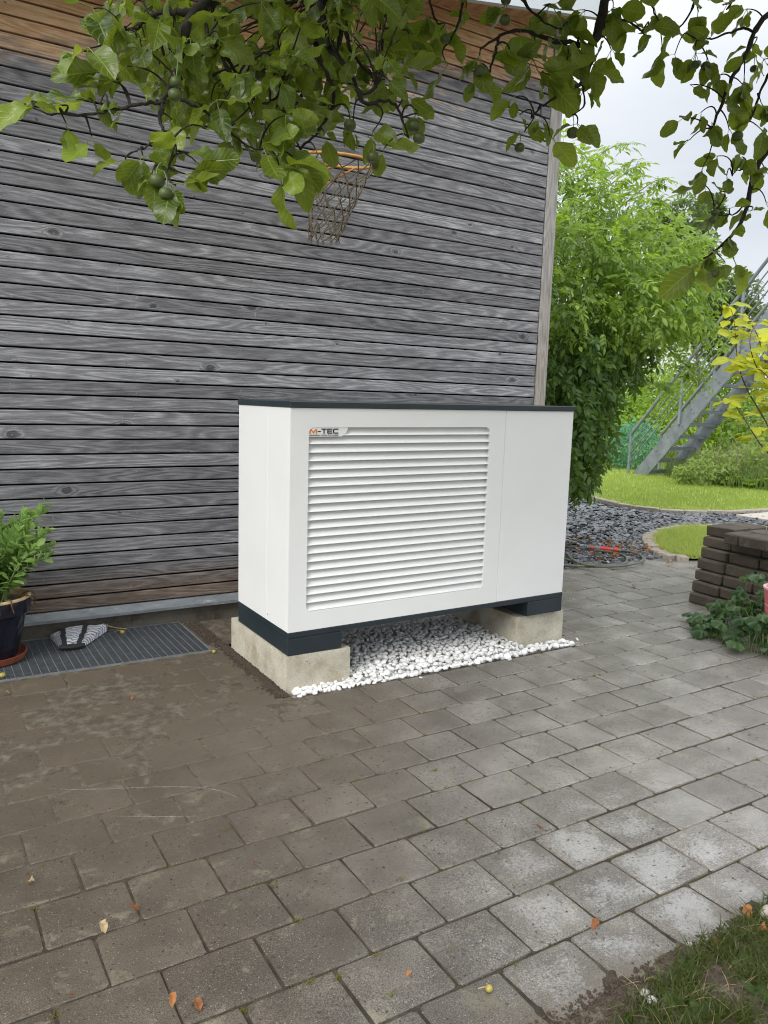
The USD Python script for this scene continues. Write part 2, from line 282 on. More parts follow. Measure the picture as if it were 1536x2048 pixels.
def paver_mat(name, stack=False):
    "grey concrete paving stone: fine aggregate, pale lichen, brown dirt near the house, worn smooth away from it, its wet sheen partly painted in pale tones"
    N = {'g': ('geometry', {}), 'oi': ('object_info', {}), 'sx': ('separate_xyz', {}),
         'n1': ('noise_texture', {'scale': 5.5, 'detail': 6, 'roughness': .62}), 'n2': ('noise_texture', {'scale': 330, 'detail': 3, 'roughness': .75}),
         'a': ('math', {'math_type': 'multiply_add', 'value2': 1.0}), 'a1': ('math', {'math_type': 'multiply_add', 'value2': .42, 'value3': .215}), 'a2': ('math', {'math_type': 'multiply_add', 'value2': .30, 'value3': -.15}),
         'base': ('rgb_ramp', {'ramp': [(.32, (.058, .054, .052)), (.55, (.112, .105, .100)), (.80, (.185, .176, .168))]}),
         'vs': ('voronoi_texture', {'scale': 130}), 'vr': ('map_range', {'from_min': .12, 'from_max': .24, 'to_min': .80, 'to_max': 0., 'clamp': True}), 'vg': ('separate_color', {}), 'vk': ('math', {'math_type': 'greater_than', 'value2': .72}), 'vm': ('math', {'math_type': 'multiply'}),
         'c1': ('mix', {'color2': (.42, .40, .37)}),
         'ln': ('noise_texture', {'scale': 9, 'detail': 6, 'roughness': .7, 'distortion': .6}), 'lr': ('map_range', {'from_min': .57, 'from_max': .68, 'to_min': 0., 'to_max': .60, 'clamp': True}), 'c2': ('mix', {'color2': (.27, .25, .175)}),
         'dn': ('noise_texture', {'scale': 2.2, 'detail': 5, 'roughness': .6}), 'dx': ('vector_math', {'math_type': 'distance', 'vector2': (.75, -.95, 0)}),
         'dd': ('math', {'math_type': 'multiply_add', 'value2': -1.4}), 'dr': ('map_range', {'from_min': -.35, 'from_max': 1.3, 'to_min': .80, 'to_max': .03, 'clamp': True}), 'c3': ('mix', {'color2': (.092, .069, .043)}), 'vy': ('math', {'math_type': 'multiply_add', 'value2': -.42}), 'vr2': ('map_range', {'range_type': 'smoothstep', 'from_min': -3.35, 'from_max': -3.56, 'to_min': 0., 'to_max': .85, 'clamp': True}), 'dmx': ('math', {'math_type': 'maximum'}),
         'kn': ('noise_texture', {'scale': 85, 'detail': 3}), 'kr': ('map_range', {'from_min': .62, 'from_max': .68, 'to_min': 0., 'to_max': .85, 'clamp': True}), 'c4': ('mix', {'color2': (.035, .03, .026)}),
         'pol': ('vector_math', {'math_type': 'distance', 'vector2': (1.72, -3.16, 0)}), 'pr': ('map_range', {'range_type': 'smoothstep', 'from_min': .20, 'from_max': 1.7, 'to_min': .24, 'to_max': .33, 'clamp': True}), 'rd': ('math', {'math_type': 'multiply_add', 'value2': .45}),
         'uv': ('uvmap', {'attribute': 'st'}), 'us': ('separate_xyz', {}), 'ux': ('math', {'math_type': 'pingpong', 'value2': .5}), 'uy': ('math', {'math_type': 'pingpong', 'value2': .5}), 'um': ('math', {'math_type': 'minimum'}), 'un': ('math', {'math_type': 'multiply_add', 'value2': 1.5}),
         'ue': ('map_range', {'range_type': 'smoothstep', 'from_min': .62, 'from_max': 1.22, 'clamp': True}),
         'wz': ('map_range', {'range_type': 'smoothstep', 'from_min': .05, 'from_max': .95, 'to_min': 1.0, 'to_max': .0, 'clamp': True}), 'wm0': ('math', {'math_type': 'multiply'}), 'wn': ('noise_texture', {'scale': 105, 'detail': 4, 'roughness': .75}), 'wst': ('math', {'math_type': 'multiply_add', 'value2': 2.6}), 'wm': ('map_range', {'from_min': 1.62, 'from_max': 2.15, 'to_min': 0., 'to_max': .55, 'clamp': True}), 'cw': ('mix', {'color2': (.42, .42, .42)}),  # pale sky sheen painted, with wear, into the stones by the verge
         'rr': ('math', {'math_type': 'multiply_add', 'value2': .30}), 'r3': ('math', {'math_type': 'add', 'value2': -.14}), 'rk': ('math', {'math_type': 'maximum'}),
         'bh': ('math', {'math_type': 'multiply_add', 'value2': .5}), 'b': ('bump', {'strength': .40, 'distance': .003}),
         'fx': ('vector_math', {'math_type': 'dot_product', 'vector2': (1.0, -.32, 0)}), 'fa': ('math', {'math_type': 'multiply_add', 'value2': .9}), 'fr_': ('map_range', {'range_type': 'smoothstep', 'from_min': 1.45, 'from_max': 3.6, 'to_min': 0., 'to_max': 1., 'clamp': True}), 'fm': ('mix', {'color1': (.66, .575, .475), 'color2': (1.66, 1.68, 1.73)}), 'cf': ('vector_math', {'math_type': 'multiply'}),  # dirt film browns the left; the lighter, cooler right paints wet sheen
         'p': ('principled_bsdf', {'specular_ior_level': .65})}
    L = [('g.position', 'n1.vector'), ('g.position', 'n2.vector'), ('n1.fac', 'a1.value1'), ('n2.fac', 'a.value1'), ('a1.value', 'a.value3'), ('a.value', 'bz.value1'),
         ('g.position', 'vs.vector'), ('vs.distance', 'vr.value'), ('vs.color', 'vg.color'), ('vg.r', 'vk.value1'), ('vr.result', 'vm.value1'), ('vk.value', 'vm.value2'), ('vm.value', 'c1.fac'), ('cf.vector', 'c1.color1'),
         ('g.position', 'ln.vector'), ('ln.fac', 'lr.value'), ('lr.result', 'c2.fac'), ('c1.color', 'c2.color1'),
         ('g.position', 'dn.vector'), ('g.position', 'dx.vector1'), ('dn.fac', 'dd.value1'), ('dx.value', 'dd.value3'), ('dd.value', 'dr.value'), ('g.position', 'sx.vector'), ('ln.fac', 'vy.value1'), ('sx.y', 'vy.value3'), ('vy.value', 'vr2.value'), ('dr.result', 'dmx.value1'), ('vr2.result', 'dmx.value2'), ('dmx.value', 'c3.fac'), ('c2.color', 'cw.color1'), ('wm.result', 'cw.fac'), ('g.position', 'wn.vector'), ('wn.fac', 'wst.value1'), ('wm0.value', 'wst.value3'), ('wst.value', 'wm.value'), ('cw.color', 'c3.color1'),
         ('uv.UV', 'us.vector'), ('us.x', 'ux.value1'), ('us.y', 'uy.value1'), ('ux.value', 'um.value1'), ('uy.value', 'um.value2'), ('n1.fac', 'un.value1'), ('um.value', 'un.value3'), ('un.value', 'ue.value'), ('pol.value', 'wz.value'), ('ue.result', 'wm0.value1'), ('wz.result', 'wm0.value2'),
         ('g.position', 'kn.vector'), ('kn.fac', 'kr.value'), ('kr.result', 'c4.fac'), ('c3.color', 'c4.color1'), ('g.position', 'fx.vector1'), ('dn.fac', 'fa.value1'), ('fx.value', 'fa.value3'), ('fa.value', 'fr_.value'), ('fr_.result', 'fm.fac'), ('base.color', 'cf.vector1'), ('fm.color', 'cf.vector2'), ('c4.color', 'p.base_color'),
         ('g.position', 'pol.vector1'), ('pol.value', 'pr.value'), ('n2.fac', 'rr.value1'), ('dr.result', 'rd.value1'), ('pr.result', 'rd.value3'), ('rd.value', 'rr.value3'), ('rr.value', 'r3.value1'), ('r3.value', 'rk.value1'), ('kr.result', 'rk.value2'), ('rk.value', 'p.roughness'),
         ('n2.fac', 'bh.value1'), ('n1.fac', 'bh.value3'), ('bh.value', 'b.height'), ('b.normal', 'p.normal')]
    # bz adds per-stone tone
    N['bz'] = ('math', {'math_type': 'add'}); N['oo'] = ('math', {'math_type': 'multiply_add', 'value2': .09, 'value3': -.475})
    L += [('oi.random', 'oo.value1'), ('oo.value', 'bz.value2'), ('bz.value', 'base.fac')]
    N['base'] = ('rgb_ramp', {'ramp': [(.22, (.024, .020, .0165)), (.38, (.068, .060, .051)), (.52, (.112, .102, .090)), (.70, (.27, .252, .228))]})
    if stack:
        N['fm'] = ('mix', {'color1': (1, 1, 1), 'color2': (1, 1, 1)}); N['vr2'] = ('map_range', {'to_min': 0., 'to_max': 0.})
        N['dr'] = ('map_range', {'from_min': -2., 'from_max': 9., 'to_min': .35, 'to_max': .35}); N['base'] = ('rgb_ramp', {'ramp': [(.24, (.022, .017, .012)), (.42, (.075, .060, .045)), (.62, (.15, .125, .098)), (.8, (.25, .22, .18))]})
        N['c3'] = ('mix', {'color2': (.085, .064, .044)}); N['b'] = ('bump', {'strength': .9, 'distance': .006}); N['pr'] = ('map_range', {'to_min': .8, 'to_max': .8}); N['wz'] = ('map_range', {'to_min': 0., 'to_max': 0.})
    return mat(name, N, L)
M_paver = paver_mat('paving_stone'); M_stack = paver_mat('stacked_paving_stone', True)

def soil(name, a, b, c, rough=.9, scale=16, bump=.8):
    return mat(name, {'g': ('geometry', {}), 'n': ('noise_texture', {'scale': scale, 'detail': 8, 'roughness': .7}), 'n2': ('noise_texture', {'scale': 190, 'detail': 4, 'roughness': .7}), 'ad': ('math', {'math_type': 'multiply_add', 'value2': .7}),
        'r': ('rgb_ramp', {'ramp': [(.60, a), (.85, b), (1.0, c)]}), 'b': ('bump', {'strength': bump, 'distance': .006}), 'p': ('principled_bsdf', {'roughness': rough})},
        [('g.position', 'n.vector'), ('g.position', 'n2.vector'), ('n2.fac', 'ad.value1'), ('n.fac', 'ad.value3'), ('ad.value', 'r.fac'), ('r.color', 'p.base_color'), ('n2.fac', 'b.height'), ('b.normal', 'p.normal')])
M_soil = soil('brown_soil', (.035, .026, .018), (.085, .064, .044), (.19, .155, .11))
M_joint = mat('mossy_joint_soil', {'g': ('geometry', {}), 'n': ('noise_texture', {'scale': 16, 'detail': 8, 'roughness': .7}), 'n2': ('noise_texture', {'scale': 260, 'detail': 4, 'roughness': .75}), 'ad': ('math', {'math_type': 'multiply_add', 'value2': .7}),
    'r': ('rgb_ramp', {'ramp': [(.60, (.017, .013, .008)), (.85, (.046, .035, .023)), (1.0, (.095, .08, .048))]}), 'r2': ('rgb_ramp', {'ramp': [(.55, (.040, .031, .021)), (.82, (.092, .072, .048)), (1.0, (.19, .165, .125))]}),
    'dx': ('vector_math', {'math_type': 'distance', 'vector2': (.75, -.95, 0)}), 'dr': ('map_range', {'range_type': 'smoothstep', 'from_min': .9, 'from_max': 1.7, 'to_min': 1., 'to_max': 0., 'clamp': True}), 'mx': ('mix', {}), 'b': ('bump', {'strength': .8, 'distance': .006}), 'p': ('principled_bsdf', {'roughness': .9})},
    [('g.position', 'n.vector'), ('g.position', 'n2.vector'), ('n2.fac', 'ad.value1'), ('n.fac', 'ad.value3'), ('ad.value', 'r.fac'), ('ad.value', 'r2.fac'), ('g.position', 'dx.vector1'), ('dx.value', 'dr.value'), ('dr.result', 'mx.fac'), ('r.color', 'mx.color1'), ('r2.color', 'mx.color2'), ('mx.color', 'p.base_color'), ('n2.fac', 'b.height'), ('b.normal', 'p.normal')])
M_bed = soil('dark_bed', (.018, .016, .013), (.045, .038, .03), (.10, .08, .06))
M_turf = soil('turf_soil', (.15, .21, .03), (.27, .35, .06), (.36, .43, .10), scale=3)
M_field = soil('meadow', (.04, .075, .012), (.085, .14, .022), (.13, .18, .04), scale=1.2)

def leafmat(name, dark, light, trans, tw=.45, rough=.45, veins=True, spots=0.0, spec=.4):
    "leaf: colour varies leaf by leaf; light passes through"
    N = {'g': ('geometry', {}), 'oi': ('object_info', {}), 'ad': ('math', {'math_type': 'add'}), 'fr': ('math', {'math_type': 'fraction'}), 'w': ('white_noise_texture', {'dimensions': '1D'}),
         'r': ('rgb_ramp', {'ramp': [(0, dark), (1, light)]}), 'n': ('noise_texture', {'scale': 25, 'detail': 4}), 'nm': ('map_range', {'to_min': .72, 'to_max': 1.3}), 'mu': ('vector_math', {'math_type': 'multiply'}),
         'tr': ('rgb_ramp', {'ramp': [(0, tuple(np.array(trans) * .75)), (1, trans)]}),
         'p': ('principled_bsdf', {'roughness': rough, 'specular_ior_level': spec}), 't': ('translucent_bsdf', {}), 'm': ('mix_closure', {'fac': tw})}
    L = [('oi.random', 'ad.value1'), ('g.random_per_island', 'ad.value2'), ('ad.value', 'w.w'), ('w.value', 'r.fac'), ('w.value', 'tr.fac'), ('g.position', 'n.vector'), ('n.fac', 'nm.value'), ('r.color', 'mu.vector1'), ('nm.result', 'mu.vector2'),
         ('p.BSDF', 'm.closure1'), ('t.BSDF', 'm.closure2')]
    if spots:
        N.update({'sp': ('noise_texture', {'scale': 70, 'detail': 3}), 'sm': ('map_range', {'from_min': .66, 'from_max': .72, 'to_min': 0., 'to_max': spots, 'clamp': True}), 'sc': ('mix', {'color2': (.17, .095, .03)})})
    if veins:
        N.update({'uv': ('uvmap', {'attribute': 'st'}), 'su': ('separate_xyz', {}), 'cx': ('math', {'math_type': 'add', 'value2': -.5}), 'ab': ('math', {'math_type': 'absolute'}), 'mid': ('map_range', {'from_min': .0, 'from_max': .035, 'to_min': .8, 'to_max': 0., 'clamp': True}),
                  'vu': ('math', {'math_type': 'multiply_add', 'value2': -.55}), 'vs': ('math', {'math_type': 'multiply', 'value2': 44.0}), 'sn': ('math', {'math_type': 'sine'}), 'vv': ('map_range', {'from_min': .80, 'from_max': 1.0, 'to_min': 0., 'to_max': .45, 'clamp': True}), 'mx': ('math', {'math_type': 'maximum'}),
                  'cv': ('mix', {'color2': tuple(np.minimum(np.array(light) * 1.8 + .02, 1))}), 'b': ('bump', {'strength': .5, 'distance': .002, 'invert': False})})
        L += [('uv.UV', 'su.vector'), ('su.y', 'cx.value1'), ('cx.value', 'ab.value1'), ('ab.value', 'mid.value'), ('ab.value', 'vu.value1'), ('su.x', 'vu.value3'), ('vu.value', 'vs.value1'), ('vs.value', 'sn.value1'), ('sn.value', 'vv.value'), ('mid.result', 'mx.value1'), ('vv.result', 'mx.value2'),
              ('mx.value', 'cv.fac'), ('mu.vector', 'cv.color1'), *((('g.position', 'sp.vector'), ('sp.fac', 'sm.value'), ('sm.result', 'sc.fac'), ('cv.color', 'sc.color1'), ('sc.color', 'p.base_color')) if spots else (('cv.color', 'p.base_color'),)), ('mx.value', 'b.height'), ('b.normal', 'p.normal'), ('tr.color', 't.color')]
    else:
        L += [('mu.vector', 'p.base_color'), ('tr.color', 't.color')]
    return mat(name, N, L, surface='m.closure')
M_apple_leaf = leafmat('apple_leaf', (.026, .054, .009), (.185, .260, .032), (.50, .64, .042), .32, spots=.7, spec=.55, rough=.38)
M_shrub_leaf = leafmat('shrub_leaf', (.036, .088, .014), (.25, .38, .055), (.44, .64, .065), .36, veins=False)
M_vine_shade_leaf = leafmat('vine_and_shade_leaf', (.028, .076, .013), (.135, .24, .038), (.26, .42, .045), .34, veins=False)  # dark vine green; also paints shadow between the shrub leaves
M_yellow_leaf = leafmat('yellow_leaf', (.24, .31, .02), (.46, .47, .035), (.80, .80, .06), .45)
M_cover_leaf = leafmat('dark_lobed_leaf', (.024, .060, .016), (.070, .130, .040), (.11, .21, .04), .25, veins=False, rough=.4)
M_pot_leaf = leafmat('fleshy_leaf', (.13, .24, .06), (.30, .45, .12), (.42, .62, .14), .35, rough=.5)
M_grass = leafmat('grass_blade', (.19, .26, .045), (.38, .45, .12), (.54, .66, .12), .40, veins=False)
M_grass_dark = leafmat('rough_grass_blade', (.018, .034, .007), (.070, .090, .018), (.12, .165, .025), .32, veins=False)
M_straw = leafmat('dry_stalk', (.22, .16, .08), (.42, .33, .18), (.3, .22, .1), .2, veins=False)
M_wild = leafmat('wild_leaf', (.075, .13, .03), (.23, .31, .08), (.36, .48, .10), .38, veins=False)
M_hedge = leafmat('hedge_leaf', (.10, .19, .022), (.30, .44, .06), (.54, .74, .08), .42, veins=False)
M_oldtree_leaf = leafmat('grey_green_leaf', (.065, .105, .03), (.14, .20, .065), (.26, .38, .09), .35, veins=False)
M_brownleaf = leafmat('dead_leaf', (.17, .055, .022), (.40, .17, .06), (.3, .12, .04), .2, veins=False, rough=.7)
M_tanleaf = leafmat('tan_dead_leaf', (.30, .20, .10), (.50, .38, .22), (.3, .22, .12), .2, veins=False, rough=.7)
M_bark = simple('dark_bark', (.030, .025, .020), .9, .5, 60, bump=.9)
M_bark2 = simple('grey_bark', (.12, .10, .08), .9, .5, 40, bump=.9)
M_apple = simple('green_apple', (.075, .105, .028), .5, .3, 60)
M_yapple = simple('yellow_windfall', (.36, .30, .06), .4, .3, 60)
M_stem = simple('green_stem', (.13, .20, .06), .6, .3, 30)
M_tan = simple('tan_stem', (.40, .28, .13), .7, .3, 60)
M_white = mat('white_powder_coat', {'g': ('geometry', {}), 'n': ('noise_texture', {'scale': 3, 'detail': 4}), 'r': ('rgb_ramp', {'ramp': [(.3, (.79, .80, .79)), (.7, (.83, .84, .83))]}), 'n2': ('noise_texture', {'scale': 900, 'detail': 1}), 'b': ('bump', {'strength': .12, 'distance': .0008}), 'p': ('principled_bsdf', {'roughness': .38})},
               [('g.position', 'n.vector'), ('n.fac', 'r.fac'), ('r.color', 'p.base_color'), ('g.position', 'n2.vector'), ('n2.fac', 'b.height'), ('b.normal', 'p.normal')])
M_anth = mat('anthracite_coat', {'g': ('geometry', {}), 'n': ('noise_texture', {'scale': 6, 'detail': 6}), 'r': ('rgb_ramp', {'ramp': [(.3, (.013, .021, .026)), (.75, (.021, .031, .037))]}), 'n2': ('noise_texture', {'scale': 900, 'detail': 1}), 'b': ('bump', {'strength': .15, 'distance': .0008}), 'p': ('principled_bsdf', {'roughness': .40})},
               [('g.position', 'n.vector'), ('n.fac', 'r.fac'), ('r.color', 'p.base_color'), ('g.position', 'n2.vector'), ('n2.fac', 'b.height'), ('b.normal', 'p.normal')])
M_dark = simple('dark_inside', (.02, .02, .02), .8)
M_orange = simple('orange_print', (.72, .20, .025), .4, .03)
M_black = simple('black_print', (.012, .012, .014), .4, .05)
M_zinc = mat('zinc_sheet', {'g': ('geometry', {}), 'mp': ('mapping', {'scale': (6, 14, 14)}), 'n': ('noise_texture', {'scale': 1.6, 'detail': 7, 'roughness': .7}), 'r': ('rgb_ramp', {'ramp': [(.30, (.16, .175, .19)), (.60, (.27, .29, .31)), (.70, (.62, .64, .66))]}), 'p': ('principled_bsdf', {'roughness': .42, 'metallic': .35})},
             [('g.position', 'mp.vector'), ('mp.vector', 'n.vector'), ('n.fac', 'r.fac'), ('r.color', 'p.base_color')])
M_galv = mat('galvanised_steel', {'g': ('geometry', {}), 'v': ('voronoi_texture', {'scale': 26}), 'n': ('noise_texture', {'scale': 5, 'detail': 6}), 'sp': ('separate_color', {}), 'a': ('math', {'math_type': 'multiply_add', 'value2': .14}), 'r': ('rgb_ramp', {'ramp': [(.30, (.13, .145, .165)), (.9, (.26, .285, .32))]}), 'p': ('principled_bsdf', {'roughness': .5, 'metallic': .25})},
             [('g.position', 'v.vector'), ('g.position', 'n.vector'), ('v.color', 'sp.color'), ('sp.r', 'a.value1'), ('n.fac', 'a.value3'), ('a.value', 'r.fac'), ('r.color', 'p.base_color')])
M_grate = simple('grating_steel', (.115, .128, .138), .4, .35, 25, metal=.5)
M_gratebar = simple('bright_grating_edge', (.26, .28, .30), .4, .35, 18, metal=.4)
M_hoop = simple('orange_hoop_paint', (.50, .245, .06), .42, .25, 40, bump=.2)
M_net = simple('weathered_cord', (.125, .102, .066), .9, .5, 90)
M_pebble = mat('white_marble_pebble', {'g': ('geometry', {}), 'oi': ('object_info', {}), 'ad': ('math', {'math_type': 'add'}), 'w': ('white_noise_texture', {'dimensions': '1D'}), 'r': ('rgb_ramp', {'ramp': [(0, (.62, .61, .59)), (.5, (.80, .80, .795)), (1, (.88, .88, .875))]}), 'n': ('noise_texture', {'scale': 60, 'detail': 5}), 'm': ('map_range', {'from_min': .3, 'from_max': .7, 'to_min': .82, 'to_max': 1.05}), 'mu': ('vector_math', {'math_type': 'multiply'}), 'p': ('principled_bsdf', {'roughness': .55})},
             [('oi.random', 'ad.value1'), ('g.random_per_island', 'ad.value2'), ('ad.value', 'w.w'), ('w.value', 'r.fac'), ('g.position', 'n.vector'), ('n.fac', 'm.value'), ('r.color', 'mu.vector1'), ('m.result', 'mu.vector2'), ('mu.vector', 'p.base_color')])
M_slate = mat('slate_chip', {'g': ('geometry', {}), 'w': ('white_noise_texture', {'dimensions': '1D'}), 'r': ('rgb_ramp', {'ramp': [(0, (.022, .024, .030)), (.7, (.075, .08, .094)), (1, (.19, .195, .215))]}), 'n': ('noise_texture', {'scale': 50, 'detail': 4}), 'b': ('bump', {'strength': .3, 'distance': .003}), 'p': ('principled_bsdf', {'roughness': .20, 'specular_ior_level': .9})},
             [('g.random_per_island', 'w.w'), ('w.value', 'r.fac'), ('r.color', 'p.base_color'), ('g.position', 'n.vector'), ('n.fac', 'b.height'), ('b.normal', 'p.normal')])
M_edge = simple('edging_stone', (.34, .30, .25), .85, .35, 30, bump=.6)
M_slab = simple('pale_slab', (.46, .42, .36), .8, .15, 12, bump=.3)
M_glaze = mat('dark_blue_glaze', {'g': ('geometry', {}), 'v': ('voronoi_texture', {'scale': 120}), 'n': ('noise_texture', {'scale': 30, 'detail': 4}), 'r': ('rgb_ramp', {'ramp': [(.35, (.004, .0045, .008)), (.75, (.010, .011, .020))]}), 'k': ('map_range', {'from_min': .06, 'from_max': .14, 'to_min': .35, 'to_max': 0., 'clamp': True}), 'c': ('mix', {'color2': (.12, .13, .17)}), 'b': ('bump', {'strength': .25, 'distance': .004}), 'p': ('principled_bsdf', {'roughness': .16})},
             [('g.position', 'v.vector'), ('g.position', 'n.vector'), ('n.fac', 'r.fac'), ('v.distance', 'k.value'), ('k.result', 'c.fac'), ('r.color', 'c.color1'), ('c.color', 'p.base_color'), ('n.fac', 'b.height'), ('b.normal', 'p.normal')])
M_rim = simple('bare_clay_rim', (.42, .31, .17), .8, .25, 40)
M_terra = simple('glazed_terracotta', (.20, .060, .030), .3, .3, 25)
M_weave = mat('woven_stripes', {'uv': ('uvmap', {'attribute': 'st'}), 'sx': ('separate_xyz', {}), 'g': ('geometry', {}), 'n': ('noise_texture', {'scale': 40, 'detail': 3}), 'ad': ('math', {'math_type': 'multiply_add', 'value2': .10}), 'm': ('math', {'math_type': 'multiply', 'value2': 105.0}), 's': ('math', {'math_type': 'sine'}), 'n2': ('noise_texture', {'scale': 300, 'detail': 1}), 'a2': ('math', {'math_type': 'multiply_add', 'value2': 1.6}), 'mr': ('map_range', {'from_min': -.5, 'from_max': 1.3, 'clamp': True}), 'c': ('mix', {'color1': (.07, .07, .095), 'color2': (.62, .63, .68)}), 'b': ('bump', {'strength': .6, 'distance': .003}), 'p': ('principled_bsdf', {'roughness': .8})},
             [('uv.UV', 'sx.vector'), ('g.position', 'n.vector'), ('g.position', 'n2.vector'), ('n.fac', 'ad.value1'), ('sx.y', 'ad.value3'), ('ad.value', 'm.value1'), ('m.value', 's.value1'), ('n2.fac', 'a2.value1'), ('s.value', 'a2.value3'), ('a2.value', 'mr.value'), ('mr.result', 'c.fac'), ('c.color', 'p.base_color'), ('a2.value', 'b.height'), ('b.normal', 'p.normal')])
M_strap = simple('black_webbing', (.014, .014, .016), .7, .2, 80)
M_hose = simple('green_grey_hose', (.11, .115, .085), .45, .3, 40)
M_red = simple('red_plastic', (.55, .035, .03), .35, .1)
M_greyp = simple('grey_plastic', (.16, .165, .17), .4, .1)
M_pink = simple('pink_plastic', (.72, .17, .20), .35, .06)
M_pink2 = simple('pale_pink_rim', (.86, .50, .50), .35, .06)
M_net2 = simple('green_mesh', (.05, .24, .17), .7, .3, 20)
M_wire = simple('fence_wire', (.12, .125, .12), .5, .3, 40)
M_iris = leafmat('violet_petal', (.22, .15, .40), (.36, .28, .58), (.4, .3, .6), .4, veins=False)
M_bloom = leafmat('cream_blossom', (.60, .55, .40), (.78, .74, .58), (.6, .55, .4), .3, veins=False)
M_rtile = simple('pinkish_roof_tiles', (.50, .34, .27), .8, .12, 6)
M_render = simple('cream_render', (.62, .57, .48), .9, .08, 5)
M_moss = leafmat('moss_tuft', (.060, .062, .014), (.14, .14, .024), (.3, .3, .04), .3, veins=False)
M_crumb = simple('soil_crumb', (.062, .045, .032), .95, .5, 200)
M_stone = simple('pale_field_stone', (.42, .38, .33), .8, .2, 40)
M_panel = simple('pale_roof_edge', (.55, .60, .64), .5, .06, 4)

rng = np.random.default_rng(11)
#@@STRUCTURE
# ------------------------------------------------------------------ ground, light well, beds
PIT = (1.392, 3.135, -1.368, -.52)      # the pebble bed
GR = (-1.2, 1.287, -.558, .026)         # the grating over the light well
hole = sbox(GR[0], GR[2], GR[1], GR[3])
LAWN = Polygon([(4.2, 9.6), (7.6, 6.6), (8.84, 4.34), (8.37, 3.37), (8.21, 2.78), (8.27, 2.41), (8.75, 2.0), (9.8, 1.72), (12.5, .9), (17, -.5), (24, 4), (24, 17), (10, 22), (4.2, 18)])
ISL = Polygon([(6.30, -.5), (5.86, .0), (5.80, .14), (5.95, .36), (6.22, .66), (6.52, .90), (6.90, 1.07), (7.36, 1.15), (7.9, .95), (8.6, .2), (8.2, -.9)])
far = Polygon([(-90, -90), (90, -90), (90, 120), (-90, 120)])
solo('ground', poly_sheet(far.difference(hole), -.055), M_soil, kind='structure')
solo('lawn', grid_sheet(4, 24, -.5, 22, .25, lambda P: .008 + .02 * fb(P, .8, 3), lambda P: inpoly(LAWN, P)), M_turf, kind='structure', smooth=True)
solo('grass_island', grid_sheet(5.6, 8.8, -1, 1.3, .05, lambda P: .012 + .02 * fb(P, 3, 4), lambda P: inpoly(ISL, P)), M_turf, kind='structure', smooth=True)
far2 = Polygon([(-90, 23), (-90, 115), (88, 115), (88, -60), (26, -60), (26, 23)])
solo('meadow', poly_sheet(far2, -.02), M_field, kind='structure')
SLATE = Polygon([(4.09, .20), (5.80, .17), (5.97, .38), (6.24, .70), (6.54, .95), (6.92, 1.12), (7.36, 1.20), (7.95, 1.0), (8.8, .5), (9.6, 1.0), (9.7, 1.68), (8.75, 1.95), (8.2, 2.38), (8.13, 2.8), (8.29, 3.4), (8.74, 4.34), (7.5, 6.5), (5.5, 8.0), (4.09, 8.0)])
solo('slate_bed', grid_sheet(4.09, 9.8, .15, 8, .1, lambda P: -.022 + .02 * fb(P, 3, 8), lambda P: inpoly(SLATE, P)), M_bed, kind='structure', smooth=True)
VERGE = Polygon([(-3, -3.31), (9, -3.31), (9, -9), (-3, -9)])
solo('verge', grid_sheet(.4, 5.5, -4.6, -3.22, .03, lambda P: -.012 + .014 * fb(P, 6, 5) + .010 * fb(P, 30, 6) + .012 * np.clip((-3.30 - P[:, 1]) / .15, -1, 1.4)), M_soil, kind='structure', smooth=True)
# light well under the grating
well = [bx(GR[0], GR[1], GR[2] - .06, GR[2], -.75, -.006), bx(GR[1], GR[1] + .06, GR[2] - .06, GR[3], -.75, -.006), bx(GR[0] - .06, GR[0], GR[2] - .06, GR[3], -.75, -.006), bx(GR[0], GR[1], GR[2], GR[3], -.81, -.75)]
solo('light_well', cat(well), M_found, kind='structure')

# ------------------------------------------------------------------ the paving
ROW, LEN = .1933, .2302
def dirt(P):
    "how far soil has washed over the paving"
    d = np.hypot((P[:, 0] - .75) * .85, P[:, 1] + .95)
    z = np.clip(1.55 - d, 0, 1.0)
    left = np.clip((1.0 - P[:, 0]) / 1.0, 0, 1) * .45
    edge = np.clip((-3.10 - P[:, 1]) / .16, 0, 1) * .9
    rt = np.clip(1 - np.hypot(P[:, 0] - 4.2, P[:, 1] + 1.75) / .45, 0, 1)
    return np.clip(np.maximum.reduce([z, left, edge, rt]), 0, 1)
def paver(x0, x1, y0, y1, r):
    hw, hh = (x1 - x0) / 2, (y1 - y0) / 2; cx, cy = (x0 + x1) / 2, (y0 + y1) / 2
    cr = min(.0115, hw * .4, hh * .4)
    ang = np.radians([0, 45, 90])
    ring = []
    for k, (sx, sy) in enumerate(((1, 1), (-1, 1), (-1, -1), (1, -1))):
        for a in ang: ring.append(((hw - cr) * sx + cr * math.cos(a + k * math.pi / 2), (hh - cr) * sy + cr * math.sin(a + k * math.pi / 2)))
    ring = np.array(ring) + r.normal(0, .0015, (12, 2))
    def lev(inset, z):
        L = np.hypot(*ring.T)[:, None]; p = ring * (1 - inset / np.maximum(L, .01)); return np.c_[p, np.full(12, z)]
    v = np.vstack([lev(0, -.05), lev(0, -.0075), lev(.0016, -.0028), lev(.0045, -.0007), lev(.012, 0.0), [[0, 0, .0004]]])
    f = []
    for l in range(4):
        for j in range(12):
            k = (j + 1) % 12; a, b, c, d = l * 12 + j, l * 12 + k, (l + 1) * 12 + k, (l + 1) * 12 + j
            f += [[a, b, c], [a, c, d]]
    f += [[48 + j, 48 + (j + 1) % 12, 60] for j in range(12)]
    tx, ty = r.normal(0, .0045, 2); z = r.normal(0, .0011)
    v[12:, 2] += v[12:, 0] * tx + v[12:, 1] * ty + z
    return v + [cx, cy, 0], np.array(f), np.c_[v[:, 0] / hw * .5 + .5, v[:, 1] / hh * .5 + .5]
